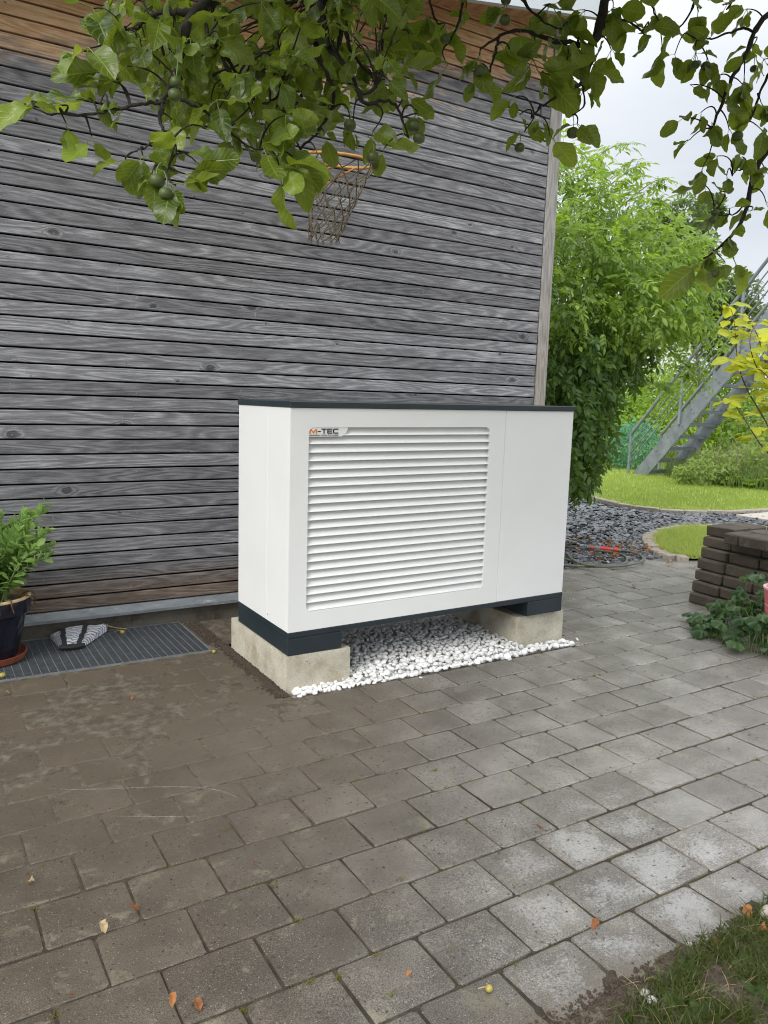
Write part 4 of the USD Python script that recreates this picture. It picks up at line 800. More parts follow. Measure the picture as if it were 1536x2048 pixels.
part(hoop, 'bolt', tube([(2.0, -.013, 2.575), (2.0, -.002, 2.575)], .007, 6), M_galv); part(hoop, 'bolt', tube([(2.11, -.013, 2.575), (2.11, -.002, 2.575)], .007, 6), M_galv)
nl = 12; cords = []
def netp(a, t):
    R = .200 * (1 - t) ** 1.25 + .082 * (1 - (1 - t) ** 1.25); z = -.415 * t
    c = hc + np.array([-.055 * t, .06 * t, 0])
    y = c[1] + R * math.sin(a); return np.array([c[0] + R * math.cos(a), y, (hz_(y) if t < .01 else hc[2] + (1 - t) * .14 * (y - c[1])) + z])
nr_ = np.random.default_rng(4)
lev = [0, .17, .31, .44, .56, .67, .78, .89, .985]
knots = {}
for l, t in enumerate(lev):
    for k in range(nl):
        a = 2 * np.pi * (k + (.5 if l % 2 else 0)) / nl
        knots[l, k] = netp(a + nr_.normal(0, .04), t) + nr_.normal(0, .004 if l else 0, 3)
for l in range(len(lev) - 1):
    for k in range(nl):
        for dk in ((0, -1) if l % 2 == 0 else (0, 1)):
            a, b = knots[l, k], knots[l + 1, (k + dk) % nl]
            m = (a + b) / 2 + nr_.normal(0, .004, 3) - [0, 0, .004]
            cords.append(tube(spline([a, m, b], 5), .0034, 5, False))
for k in range(nl): cords.append(tube(knots[8, k] + np.c_[.006 * np.cos(th[::6]), .004 * np.sin(th[::6]), -.008 + .009 * np.sin(th[::6])], .0026, 4, False))
for v in knots.values(): pass
kn = trimesh.creation.icosphere(1, .0048)
cords += [(np.array(kn.vertices) + p, np.array(kn.faces)) for (l, k), p in knots.items() if l]
part(hoop, 'net', cat(cords), M_net, smooth=True)

#@@TREE
# ------------------------------------------------------------------ apple tree whose branches hang into the picture
ar = np.random.default_rng(23)
tree = T('apple_tree', 'apple tree hanging leafy branches and small green apples across the top', 'apple tree', (2.75, -4.1, 0))
def pxl(pts): return np.array([at(*p) for p in pts])
BR = []                                         # branch polylines (points, radii)
def branch(pts, r0, r1, n=None):
    p = pxl(pts); n = n or max(6, len(p) * 4); q = spline(p, n)
    q += ar.normal(0, .0016, q.shape); BR.append((q, np.linspace(r0, r1, n))); return q
fork = np.array([2.45, -3.95, 2.0])
branch_in = [(665, -160, 1.95), (440, -120, 1.62), (1222, -120, 2.05), (1590, 20, 2.3), (1600, 235, 2.4), (930, -90, 2.0)]
# left main limb
branch([(665, -160, 1.95), (648, 0, 1.86), (640, 60, 1.82), (633, 96, 1.8)], .020, .011)
branch([(633, 96, 1.8), (622, 140, 1.76), (607, 185, 1.72), (583, 212, 1.7), (560, 225, 1.68)], .007, .0028)
branch([(640, 70, 1.8), (672, 110, 1.75), (700, 150, 1.72), (720, 185, 1.7), (752, 172, 1.68)], .008, .003)
branch([(716, 180, 1.7), (738, 208, 1.7), (785, 205, 1.72), (806, 240, 1.74), (818, 275, 1.74)], .005, .002)
branch([(660, -40, 1.9), (690, 40, 1.86), (698, 90, 1.84), (720, 128, 1.82), (740, 148, 1.8)], .008, .003)
branch([(735, -40, 1.95), (760, 20, 1.9), (768, 52, 1.88), (803, 62, 1.86)], .006, .0025)
branch([(633, 96, 1.8), (655, 150, 1.78), (668, 200, 1.75), (650, 245, 1.73), (620, 280, 1.72), (600, 300, 1.7)], .006, .002)
branch([(607, 185, 1.72), (590, 150, 1.7), (545, 110, 1.68), (520, 110, 1.68)], .004, .002)
# left limb
branch([(440, -120, 1.62), (420, 0, 1.6), (388, 22, 1.57), (370, 62, 1.56), (364, 102, 1.55), (346, 150, 1.54), (352, 192, 1.53)], .013, .005)
branch([(388, 22, 1.57), (342, 25, 1.56), (306, 30, 1.55), (284, 48, 1.54), (250, 60, 1.53)], .007, .002)
branch([(412, 8, 1.6), (405, 40, 1.58), (416, 72, 1.57), (392, 92, 1.56)], .006, .003)
branch([(346, 150, 1.54), (326, 205, 1.5), (322, 252, 1.48), (343, 300, 1.47), (336, 335, 1.46), (350, 372, 1.45)], .005, .002)
branch([(326, 205, 1.5), (295, 206, 1.48), (246, 215, 1.46), (196, 226, 1.44), (120, 230, 1.42), (70, 214, 1.41)], .004, .0015)
branch([(330, 262, 1.48), (302, 288, 1.47), (266, 303, 1.46)], .003, .0012)
branch([(420, 40, 1.6), (445, 110, 1.62), (472, 142, 1.64), (480, 176, 1.65)], .006, .003)
branch([(445, 110, 1.62), (490, 185, 1.64), (535, 205, 1.66), (565, 165, 1.67)], .005, .002)
branch([(352, 192, 1.53), (400, 215, 1.55), (440, 240, 1.57), (480, 280, 1.58), (520, 300, 1.6)], .004, .0015)
# middle
branch([(1222, -120, 2.05), (1206, 20, 2.0), (1192, 70, 1.98), (1176, 102, 1.97)], .018, .009)
branch([(1176, 102, 1.97), (1150, 86, 1.95), (1110, 82, 1.93), (1050, 62, 1.9), (1000, 72, 1.88), (962, 96, 1.86)], .007, .0025)
branch([(1000, 72, 1.88), (986, 120, 1.87), (978, 152, 1.86)], .004, .002)
branch([(1182, 90, 1.97), (1162, 165, 1.95), (1122, 190, 1.93), (1086, 212, 1.92), (1064, 234, 1.91)], .006, .002)
branch([(1162, 165, 1.95), (1166, 214, 1.95), (1140, 228, 1.94)], .003, .0015)
branch([(1192, 70, 1.98), (1230, 40, 2.0), (1262, 45, 2.02), (1290, 70, 2.04)], .006, .002)
branch([(930, -90, 2.0), (928, 0, 1.95), (916, 50, 1.92), (895, 85, 1.9)], .007, .002)
branch([(1040, -80, 2.0), (1048, 0, 1.96), (1080, 40, 1.94), (1120, 60, 1.93)], .006, .002)
branch([(850, -80, 2.0), (858, 0, 1.95), (876, 50, 1.93)], .005, .002)
# right
branch([(1590, 20, 2.3), (1510, 62, 2.22), (1490, 112, 2.2), (1466, 152, 2.18), (1450, 192, 2.16), (1432, 236, 2.15), (1424, 258, 2.15)], .010, .003)
branch([(1506, 62, 2.22), (1466, 62, 2.2), (1420, 78, 2.18), (1380, 70, 2.17)], .004, .0015)
branch([(1600, 235, 2.4), (1536, 300, 2.32), (1508, 346, 2.3), (1498, 392, 2.28), (1488, 432, 2.26), (1465, 470, 2.24), (1440, 494, 2.22), (1408, 516, 2.2)], .011, .003)
branch([(1508, 346, 2.3), (1480, 340, 2.28), (1462, 352, 2.27)], .003, .0015)
branch([(1498, 392, 2.28), (1462, 430, 2.25), (1430, 425, 2.24)], .003, .0015)
branch([(1600, 120, 2.4), (1536, 150, 2.35), (1515, 200, 2.33), (1490, 250, 2.3)], .006, .002)
branch([(1400, -80, 2.3), (1392, 0, 2.25), (1372, 40, 2.22), (1350, 70, 2.2)], .005, .002)
branch([(1300, -80, 2.2), (1302, -10, 2.15), (1310, 25, 2.12)], .005, .002)
branch([(1490, -80, 2.4), (1470, -10, 2.35), (1452, 20, 2.32)], .005, .002)
for k, n in enumerate((8, 8, 9, 8, 8, 8)):
    tgt = at(*branch_in[k]); hi = fork + (tgt - fork) * .5 + np.array([0, 0, .55 if k not in (3, 4) else .18]) + np.array([.1, -.1, 0]) * (k in (3, 4))
    q = spline([fork, fork + (hi - fork) * .5 + [0, 0, .1], hi, tgt], 14); BR.append((q, np.linspace(.05, {0: .020, 1: .013, 2: .018, 3: .010, 4: .011, 5: .007}[k], 14)))
part(tree, 'trunk', tube(spline([(2.75, -4.1, -.05), (2.72, -4.08, .5), (2.6, -4.0, 1.3), fork], 14) , np.linspace(.11, .075, 14), 12), M_bark2, smooth=True)
for q, r in BR: part(tree, 'branch', tube(q, r * np.clip(1 + ar.normal(0, .12, len(r)), .7, 1.4), 7), M_bark, smooth=True)
nodes = np.vstack([q for q, r in BR[:-6]])
# rosettes: (px, py, depth, number of leaves, leaf length in photo pixels)
RO = [(185, 20, 1.5, 4, 95), (235, 60, 1.5, 3, 80), (190, 105, 1.48, 3, 90), (215, 150, 1.47, 2, 85), (72, 214, 1.41, 3, 75), (120, 200, 1.42, 3, 85), (175, 195, 1.44, 3, 80), (140, 232, 1.43, 2, 80), (205, 226, 1.45, 4, 70), (180, 270, 1.44, 2, 85), (250, 210, 1.46, 4, 65), (235, 170, 1.46, 3, 80),
      (255, 305, 1.46, 2, 60), (290, 310, 1.46, 4, 65), (345, 310, 1.47, 5, 70), (350, 372, 1.45, 4, 95), (310, 345, 1.46, 3, 70), (385, 320, 1.47, 4, 80), (370, 345, 1.46, 3, 75), (300, 355, 1.45, 2, 60), (410, 258, 1.5, 2, 60), (340, 240, 1.5, 3, 95), (268, 130, 1.5, 4, 80), (285, 75, 1.52, 4, 80), (320, 40, 1.55, 4, 75),
      (490, 290, 1.6, 3, 70), (520, 305, 1.6, 3, 80), (552, 335, 1.58, 3, 95), (590, 315, 1.62, 3, 80), (632, 305, 1.66, 2, 68), (585, 260, 1.66, 4, 85), (530, 250, 1.62, 4, 75), (470, 240, 1.58, 4, 75), (440, 200, 1.56, 4, 80), (655, 262, 1.7, 3, 60),
      (700, 255, 1.74, 2, 60), (770, 290, 1.72, 2, 95), (706, 240, 1.74, 4, 65), (745, 262, 1.74, 3, 60), (764, 176, 1.7, 3, 65), (800, 130, 1.8, 3, 60), (812, 70, 1.86, 4, 60), (800, 20, 1.9, 4, 60), (775, 95, 1.85, 3, 60), (808, 190, 1.74, 3, 60), (815, 225, 1.74, 2, 45), (842, 222, 1.74, 1, 40),
      (862, 15, 1.95, 4, 70), (885, 55, 1.92, 3, 75), (893, 125, 1.9, 3, 95), (935, 15, 1.95, 4, 60), (960, 110, 1.86, 4, 65), (952, 145, 1.86, 2, 60), (976, 150, 1.86, 2, 60), (1005, 90, 1.88, 4, 65), (1045, 62, 1.9, 4, 65), (1030, 115, 1.9, 4, 75), (1060, 120, 1.91, 4, 80), (1110, 82, 1.93, 4, 75), (1140, 52, 1.95, 4, 75), (1085, 140, 1.92, 3, 80), (1030, 200, 1.91, 2, 60),
      (1055, 262, 1.91, 2, 80), (1078, 235, 1.92, 2, 55), (1108, 275, 1.93, 2, 72), (1142, 250, 1.94, 3, 55), (1038, 225, 1.91, 1, 55), (1172, 175, 1.95, 4, 55), (1192, 130, 1.97, 5, 65), (1226, 105, 2.0, 3, 50), (1160, 110, 1.96, 4, 70), (1255, 40, 2.02, 4, 60), (1290, 55, 2.04, 4, 55), (1225, 20, 2.0, 5, 65), (1095, 15, 1.95, 4, 70), (1170, 20, 1.98, 5, 70), (1010, 20, 1.95, 3, 60), (1120, 130, 1.94, 3, 75),
      (1312, 18, 2.12, 4, 60), (1325, 88, 2.12, 2, 52), (1352, 105, 2.14, 3, 45), (1392, 98, 2.17, 5, 45), (1360, 55, 2.2, 3, 55), (1395, 20, 2.25, 3, 55), (1452, 15, 2.32, 4, 50), (1425, 70, 2.18, 3, 45), (1490, 30, 2.25, 4, 50), (1505, 85, 2.22, 4, 50), (1385, 175, 2.16, 1, 48), (1410, 115, 2.17, 4, 42), (1440, 150, 2.18, 5, 45), (1478, 170, 2.19, 5, 50), (1462, 205, 2.17, 4, 50), (1500, 150, 2.25, 4, 52),
      (1366, 238, 2.15, 2, 45), (1400, 228, 2.15, 3, 42), (1378, 275, 2.16, 2, 45), (1424, 250, 2.15, 4, 48), (1462, 255, 2.2, 3, 50), (1410, 325, 2.2, 2, 62), (1438, 318, 2.22, 3, 42), (1480, 310, 2.28, 4, 48), (1410, 375, 2.22, 2, 50), (1460, 355, 2.27, 4, 45), (1505, 330, 2.3, 4, 50), (1440, 385, 2.24, 4, 45), (1432, 425, 2.24, 4, 42), (1466, 415, 2.25, 4, 45), (1500, 420, 2.27, 4, 48), (1465, 470, 2.24, 4, 48), (1425, 500, 2.21, 5, 50), (1408, 520, 2.2, 3, 80), (1446, 520, 2.22, 3, 50), (1470, 525, 2.23, 3, 55),
      (1530, 210, 2.33, 5, 50), (1520, 265, 2.3, 4, 50), (1528, 345, 2.32, 4, 48), (1525, 400, 2.3, 3, 48), (1500, 215, 2.3, 4, 48), (1530, 120, 2.35, 5, 50)]
# dense middle of the left mass
mass = Polygon([(230, -20), (830, -20), (815, 60), (770, 140), (790, 190), (740, 205), (660, 205), (560, 240), (440, 230), (350, 195), (255, 110)])
while len(RO) < 285:
    x, y = ar.uniform(200, 840), ar.uniform(-20, 280)
    if mass.contains(Point(x, y)): RO.append((x, y, ar.uniform(1.5, 2.1), int(ar.integers(3, 6)), ar.uniform(38, 74)))
AL = [leaf(12, .30 + .035 * (s % 3), .48 + .04 * (s % 2), .12 + .14 * (s % 4), (.2, .55, 1.0, -.35)[(s * 3) % 4], .075, .008, .30, 4, s, .56) for s in range(8)]
twigs, LV, apples = [], [], []
for (px, py, d, n, L) in RO:
    c = at(px, py, d) + ar.normal(0, .006, 3)
    b = nodes[np.argmin(np.linalg.norm(nodes - c, axis=1))]
    if np.linalg.norm(b - c) > .012:
        twigs.append(tube(spline([b, (b + c) / 2 + ar.normal(0, .008, 3) + [0, 0, .012], c], 7), np.linspace(.0024, .0013, 7), 5))
    out = c - b; out[2] *= .3; out /= np.linalg.norm(out) + .03
    for k in range(n):
        a = ar.uniform(0, 2 * np.pi); hv = np.array([math.cos(a), math.sin(a), 0])
        dr = hv * ar.uniform(.25, .85) + out * .45 + np.array([0, 0, -ar.uniform(.35, 1.1)])
        if ar.random() < .35: dr = hv + out * .3 + np.array([0, 0, ar.uniform(-.45, .35)])
        if px < 330 and ar.random() < .45: dr = hv * .5 - RX * .7 + np.array([0, 0, ar.uniform(-.5, .15)])
        nrm = -FX * ar.uniform(.1, 1.0) + np.array([0, 0, ar.uniform(.1, 1.0)]) + ar.normal(0, .55, 3)
        LV.append((c, dr, nrm, L * d / FPX * ar.choice([.55, .75, .9, 1.0, 1.1]) * ar.uniform(.9, 1.12), ar.integers(8)))
    if ar.random() < .05:
        for _ in range(ar.integers(1, 3)): apples.append(c + np.array([ar.normal(0, .02), ar.normal(0, .02), -ar.uniform(.02, .045)]))
for p in ((648, 80, 1.75), (352, 165, 1.48), (350, 190, 1.48), (1012, 0, 1.9), (805, 286, 1.72), (828, 252, 1.74), (838, 276, 1.74), (1010, 40, 1.85), (890, 78, 1.88), (960, 142, 1.83), (700, 250, 1.72), (1430, 425, 2.2), (1425, 440, 2.2), (1390, 130, 2.15), (1412, 132, 2.15)):
    apples.append(at(*p))
LV.sort(key=lambda q: -q[3] / ((q[0] - CAM) @ FX) if inview(q[0], 10)[0] else 0)
rest = [[] for _ in AL]
for k, (c, dr, nr, s, w) in enumerate(LV):
    M = frame(dr, nr, c, np.array([s / 1.15])); t_ = AL[w]
    if k < 300: part(tree, 'leaf', many(t_[0], t_[1], M), M_apple_leaf, smooth=True, uv=t_[2])
    else: rest[w].append(M[0])
# the crown goes on above the picture; two unseen clusters added to shade the middle
n = 12000; c = np.array([1.55, -3.0, 3.2]) + ar.normal(0, 1, (n, 3)) * [.85, .95, .42]
c = np.vstack([c, np.array([1.0, -3.05, 2.95]) + ar.normal(0, 1, (4500, 3)) * [.28, .45, .28]])  # unseen leaves added to darken the centre branches
c = np.vstack([c[c[:, 0] > .55], np.array([.22, -3.12, 2.98]) + ar.normal(0, 1, (3600, 3)) * [.27, .36, .17]])  # left side kept open; unseen leaves added between sun and centre
c = c[(c[:, 0] > -.6) & ~inview(c, 130) & (c[:, 2] > 2.2) & (c[:, 2] < 4.4)]
UP = []
SL = leaf(4, .33, .5, .2, .4, .03, 0, .15, 2, 3, .6)
for p in c:
    UP.append(frame(np.array([*ar.normal(0, 1, 2), -.4]), np.array([*ar.normal(0, .5, 2), 1.0]), p, np.array([ar.uniform(.055, .085)]))[0])
vv = [many(AL[k][0], AL[k][1], rest[k]) for k in range(8) if rest[k]] + [many(SL[0], SL[1], UP)]
uvr = np.vstack([np.tile(AL[k][2], (len(rest[k]), 1)) for k in range(8) if rest[k]] + [np.tile(SL[2], (len(UP), 1))])
part(tree, 'leaves_behind', cat(vv), M_apple_leaf, smooth=True, uv=uvr, kind='stuff')  # includes the unseen crown leaves added for shade
part(tree, 'twigs', cat(twigs), M_bark, smooth=True, kind='stuff')
av = iv * (1 - .16 * np.exp(-((np.abs(iv[:, 2]) - 1) ** 2) / .02))[:, None]
for p in apples:
    r = ar.uniform(.011, .0155)
    ap = part(tree, 'apple', (av * [r, r, r * .95] + p, if_), M_apple, smooth=True)
    part(ap, 'stalk', tube(spline([p + [0, 0, r * .8], p + [.003, .002, r + .012], p + [ar.normal(0, .006), ar.normal(0, .006), r + .028]], 5), .0012, 4), M_stem)

#@@GARDEN
# ------------------------------------------------------------------ leafy shrub behind the house corner
sr = np.random.default_rng(31)
def pinnate(nl=3, s=0, droop=.3):
    lf = leaf(4, .21, .42, .25, .3, 0, 0, 0, 2, s)
    r = np.random.default_rng(s); vs, fs, n = [], [], 0
    def add(pos, dr, sc):
        nonlocal n
        M = frame(dr, np.array([r.normal(0, .15), r.normal(0, .15), 1.0]), pos, np.array([sc])); v, f = many(lf[0], lf[1], M); vs.append(v); fs.append(f + n); n += len(v)
    for k in range(nl):
        x = .30 + .55 * k / nl; z = -droop * x * x
        for sd in (-1, 1): add([x, 0, z], np.array([.55, sd * .9, -.25 - droop * x]), .42 * r.uniform(.85, 1.1))
    add([.92, 0, -droop * .85], np.array([1, 0, -.8 * droop - .2]), .48)
    v, f = tube([(0, 0, 0), (.5, 0, -.25 * droop), (.95, 0, -.9 * droop)], .010, 3, False); vs.append(v); fs.append(f + n)
    return np.vstack(vs), np.vstack(fs)
PN = [pinnate(2 + s % 2, s, .25 + .2 * (s % 3)) for s in range(5)]
shrub = T('leafy_shrub', 'tall bright green leafy shrub arching out behind the house corner', 'shrub', (5.45, 2.0, 0))
sb = np.array([5.45, 2.0, -.03])
CL = []   # crown clumps: px, py, depth, radius m, leaves
def clump(px, py, d, r, n): CL.append((at(px, py, d), r, n))
for q in [(1130, 330, 8.3, .30, 70), (1150, 400, 8.0, .42, 130), (1180, 470, 7.8, .50, 170), (1230, 430, 8.2, .34, 90), (1130, 520, 7.4, .42, 150), (1200, 560, 7.4, .52, 210), (1280, 520, 7.8, .46, 170), (1330, 500, 8.2, .42, 150), (1360, 495, 8.6, .26, 70), (1260, 610, 7.4, .46, 180), (1340, 580, 8.0, .46, 170), (1370, 560, 8.6, .26, 80),
          (1150, 640, 7.2, .44, 170), (1220, 640, 7.5, .36, 140), (1285, 640, 7.9, .34, 120), (1345, 620, 8.4, .30, 100), (1385, 650, 8.8, .20, 50), (1120, 600, 7.0, .30, 90), (1115, 450, 7.6, .30, 80)]: clump(*q)
arch = [((1140, 420, 8.0), [(1165, 360, 8.2), (1200, 310, 8.3), (1262, 288, 8.4)]), ((1180, 430, 8.0), [(1220, 370, 8.2), (1268, 335, 8.3), (1275, 325, 8.4)]), ((1220, 430, 8.2), [(1270, 390, 8.3), (1310, 362, 8.4), (1330, 360, 8.5)]), ((1260, 470, 8.2), [(1300, 420, 8.4), (1322, 395, 8.5), (1318, 420, 8.5)]), ((1120, 380, 8.2), [(1118, 330, 8.3), (1128, 305, 8.3)]), ((1350, 640, 8.4), [(1400, 650, 8.8), (1440, 665, 9.0), (1455, 690, 9.0)]), ((1330, 690, 8.5), [(1370, 730, 8.8), (1410, 765, 9.0)]), ((1360, 520, 8.6), [(1390, 480, 8.7), (1404, 475, 8.8)]), ((1240, 690, 8.0), [(1290, 760, 8.5), (1330, 770, 8.6)])]
PL_ = []
for st, ps in arch:
    q = spline([at(*st)] + [at(*p) for p in ps], 12)
    part(shrub, 'branch', tube(q, np.linspace(.010, .003, 12), 5), M_stem, smooth=True)
    for k in range(1, 12):
        for _ in range(4):
            a = sr.uniform(0, 2 * np.pi); PL_.append((q[k] + sr.normal(0, .02, 3), np.array([math.cos(a), math.sin(a), sr.uniform(-.4, .5)]), np.array([*sr.normal(0, .4, 2), 1.0]), sr.uniform(.12, .20)))
ctr = np.mean([c for c, r, n in CL], axis=0)
for c, r, n in CL:
    if r > .33:
        q = spline([sb + sr.normal(0, .12, 3) * [1, 1, 0], sb + (c - sb) * [.35, .35, .5] + [0, 0, .2], c], 10)
        part(shrub, 'branch', tube(q, np.linspace(.045, .010, 10), 6), M_bark2, smooth=True)
    u = sr.normal(0, 1, (n, 3)); u /= np.linalg.norm(u, axis=1, keepdims=True); rad = r * sr.uniform(.35, 1.08, n) ** .6
    for k in range(n):
        p = c + u[k] * rad[k] * [1, 1, .9]
        dr = u[k] * .8 + sr.normal(0, .45, 3) + [0, 0, -.35]
        PL_.append((p, dr, np.array([0, 0, 1.0]) + u[k] * .5 + sr.normal(0, .35, 3), sr.uniform(.11, .20)))
PL_ = [q for q in PL_ if q[0][2] > .06]
PL_.sort(key=lambda q: ((q[0] - CAM) @ FX) / q[3])
rest = [[] for _ in PN]
for k, (p, dr, nr, s) in enumerate(PL_):
    M = frame(dr, nr, p, np.array([s])); w = k % 5
    if k < 300: part(shrub, 'leaf', many(PN[w][0], PN[w][1], M), M_shrub_leaf, smooth=True)
    else: rest[w].append(M[0])
part(shrub, 'leaves_behind', cat([many(PN[k][0], PN[k][1], rest[k]) for k in range(5)]), M_shrub_leaf, smooth=True, kind='stuff')
fl_ = []
for (x, y, d) in ((1150, 465, 7.5), (1165, 480, 7.4), (1175, 500, 7.3), (1120, 470, 7.4), (1140, 455, 7.6), (1170, 490, 7.35), (1345, 640, 7.9), (1390, 685, 8.6), (1405, 690, 8.7), (1180, 640, 7.0), (1180, 832, 7.4)):
    c = at(x, y, d)
    fl_ += [frame(sr.normal(0, 1, (1, 3)), np.array([0, 0, 1.0]) + sr.normal(0, .3, 3), c + sr.normal(0, .045, 3), np.array([.022]))[0] for _ in range(16)]
lf3 = leaf(3, .35, .5, .3, .1, 0, 0, 0, 2, 1)
part(shrub, 'blossom', many(lf3[0], lf3[1], fl_), M_bloom, smooth=True, kind='stuff')

# dark vine hanging under the shrub, plus dark clumps added as shadow between its leaves
vine = T('hanging_vine', 'dark green vine beside the right end of the white unit, with dark clumps added behind the shrub as shadow', 'vine', (4.95, 1.25, 0))
VQ = [(1130, 700, 7.2, .34, 190), (1180, 715, 7.5, .32, 160), (1230, 705, 7.9, .26, 110), (1125, 760, 7.2, .32, 170), (1175, 770, 7.6, .32, 160), (1128, 830, 7.3, .30, 150), (1165, 840, 7.6, .30, 150), (1200, 800, 8.0, .20, 60), (1270, 700, 8.2, .22, 70), (1160, 905, 7.8, .26, 110), (1148, 945, 7.8, .18, 40), (1168, 955, 8.0, .12, 16), (1192, 890, 8.2, .10, 12), (1110, 900, 7.3, .3, 100), (1205, 730, 8.6, .4, 160), (1150, 740, 8.4, .5, 200), (1150, 850, 8.4, .35, 120), (1180, 600, 8.2, .4, 140), (1260, 560, 8.6, .4, 140), (1150, 480, 8.5, .35, 90), (1330, 600, 8.9, .3, 70), (1240, 470, 8.8, .3, 60)]  # later clumps: dark leaves added behind the shrub as painted shadow
VL = []
for (x, y, d, r, n) in VQ:
    c = at(x, y, d); u = sr.normal(0, 1, (n, 3)); u /= np.linalg.norm(u, axis=1, keepdims=True); p = c + u * (r * sr.uniform(.2, 1.05, n) ** .5)[:, None] * [1, 1, 1.1]
    VL += [(p[k], u[k] * .5 + sr.normal(0, .4, 3) + [0, 0, -.8], np.array([0, 0, .5]) - FX * .5 + sr.normal(0, .4, 3), sr.uniform(.13, .21)) for k in range(n) if p[k, 2] > .05]
for k in range(9):
    q = spline([np.array([4.95, 1.25, -.03]) + sr.normal(0, .08, 3) * [1, 1, 0], at(*VQ[k % 5][:3]) * [1, 1, .6] + [0, 0, .3], at(*VQ[k][:3])], 10); part(vine, 'stem', tube(q, np.linspace(.016, .005, 10), 5), M_bark, smooth=True)
part(vine, 'foliage', cat([many(PN[k][0], PN[k][1], np.vstack([frame(d_, nr, p, np.array([s_])) for (p, d_, nr, s_) in VL[k::5]])) for k in range(5)]), M_vine_shade_leaf, smooth=True, kind='stuff')

# generic bush: dome of small leaves
BL = leaf(3, .26, .45, .3, .4, 0, 0, 0, 2, 5)
def cloud(blobs, n, size, seed, lift=0.0):
    r = np.random.default_rng(seed); out = []
    for (c, rad, wt) in blobs:
        k = int(n * wt); u = r.normal(0, 1, (k, 3)); u /= np.linalg.norm(u, axis=1, keepdims=True)
        p = np.array(c) + u * np.array(rad) * (r.uniform(.3, 1.08, k) ** .5)[:, None]
        dr = u * .7 + r.normal(0, .6, (k, 3)) + [0, 0, -.2]; nr = np.array([0, 0, 1.0]) + u * .6 + r.normal(0, .4, (k, 3))
        out.append(frame(dr, nr, p, r.uniform(size * .7, size * 1.3, k))[p[:, 2] > lift])
    return many(BL[0], BL[1], np.vstack(out))
def bush(name, label, catg, base, blobs, n, size, mt, seed, stem=.04, group=None):
    t = T(name, label, catg, base, group=group)
    b = np.array(base, float)
    ctr_ = np.mean([c for c, r, w in blobs], axis=0); fk = b + (ctr_ - b) * [.5, .5, .55]
    part(t, 'trunk', tube(spline([b + [0, 0, -.05], b + (fk - b) * [.3, .3, .6], fk], 8), np.linspace(stem, stem * .6, 8), 8), M_bark2, smooth=True)
    for c, r, w in blobs: part(t, 'branch', tube(spline([fk, (fk + np.array(c)) / 2 + [.05, 0, .08], c], 7), np.linspace(stem * .55, stem * .2, 7), 6), M_bark2, smooth=True)
    part(t, 'crown', cloud(blobs, n, size, seed, .03), mt, smooth=True)
    return t
def blob(px, py, d, rx, rz=None, wt=1.0): return (at(px, py, d), (rx, rx, rz or rx), wt)
g = lambda px, py: tuple(ground(px, py))
bush('old_fruit_tree', 'gnarled grey-green old tree behind the leafy shrub', 'tree', at(1400, 880, 19) * [1, 1, 0], [blob(1370, 440, 17, .50), blob(1385, 500, 17, .55), blob(1330, 470, 17.5, .5), blob(1400, 560, 17, .5), blob(1420, 420, 18, .3)], 900, .13, M_oldtree_leaf, 3, .05)
bush('garden_tree', 'round grey-green tree crown behind the upper stair railing', 'tree', at(1430, 880, 21) * [1, 1, 0], [blob(1430, 610, 20, .75), blob(1470, 590, 20, .62), blob(1400, 640, 20, .7), blob(1450, 660, 20, .8), blob(1490, 640, 20.5, .5)], 850, .15, M_oldtree_leaf, 4, .06)
bush('green_bush', 'bright bush right behind the foot of the stair', 'bush', g(1330, 885), [blob(1290, 870, 19.5, 1.0, .8), blob(1240, 850, 20, 1.1, 1.0), blob(1340, 850, 20, 1.2, 1.1), blob(1390, 830, 21, 1.3, 1.3)], 1500, .12, M_hedge, 5, .03)
bush('green_bush', 'tall hedge bush seen through the stair treads', 'bush', g(1420, 880), [blob(1430, 780, 22, 1.5, 1.6), blob(1480, 800, 21, 1.4, 1.5), blob(1520, 760, 22, 1.6, 1.7), blob(1560, 820, 21, 1.6, 1.6), blob(1480, 860, 20, 1.2, .9), blob(1400, 740, 23, 1.4, 1.3)], 1700, .13, M_hedge, 6, .03)
bush('green_bush', 'dark bush in the shade beneath the leafy shrub', 'bush', g(1240, 895), [blob(1200, 790, 20, 1.3, 1.3), blob(1250, 800, 21, 1.2, 1.1), blob(1320, 740, 22, 1.5, 1.3), blob(1180, 860, 18, .8, .8), blob(1300, 800, 20, 1.2, 1.0)], 1500, .12, M_hedge, 7, .03)
bush('clipped_hedge', 'long green hedge along the back of the lawn', 'hedge', (16, 22, 0), [((x, 23.5 - .35 * (x - 12), 1.2), (1.6, 1.3, 1.5), 1) for x in np.arange(9, 40, 2.3)], 900, .14, M_hedge, 8, .03)
# neighbour's house
nh = T('neighbour_house', 'cream house with a pinkish tiled roof glimpsed through the shrub', 'house', (19.5, 26, 0))
part(nh, 'wall', bx(17, 24, 27, 33, -.05, 2.3), M_render)
rp = np.array([[16.6, 26.6, 2.2], [24.4, 26.6, 2.2], [24.4, 30, 4.6], [16.6, 30, 4.6], [24.4, 33.4, 2.2], [16.6, 33.4, 2.2]])
part(nh, 'roof', (np.vstack([rp, rp - [0, 0, .15]]), np.array([[0, 1, 2], [0, 2, 3], [3, 2, 4], [3, 4, 5], [6, 8, 7], [6, 9, 8], [9, 10, 8], [9, 11, 10], [0, 6, 7], [0, 7, 1], [5, 4, 10], [5, 10, 11], [0, 3, 9], [0, 9, 6], [3, 5, 11], [3, 11, 9], [1, 7, 8], [1, 8, 2], [2, 8, 10], [2, 10, 4]])), M_rtile)
tl = []
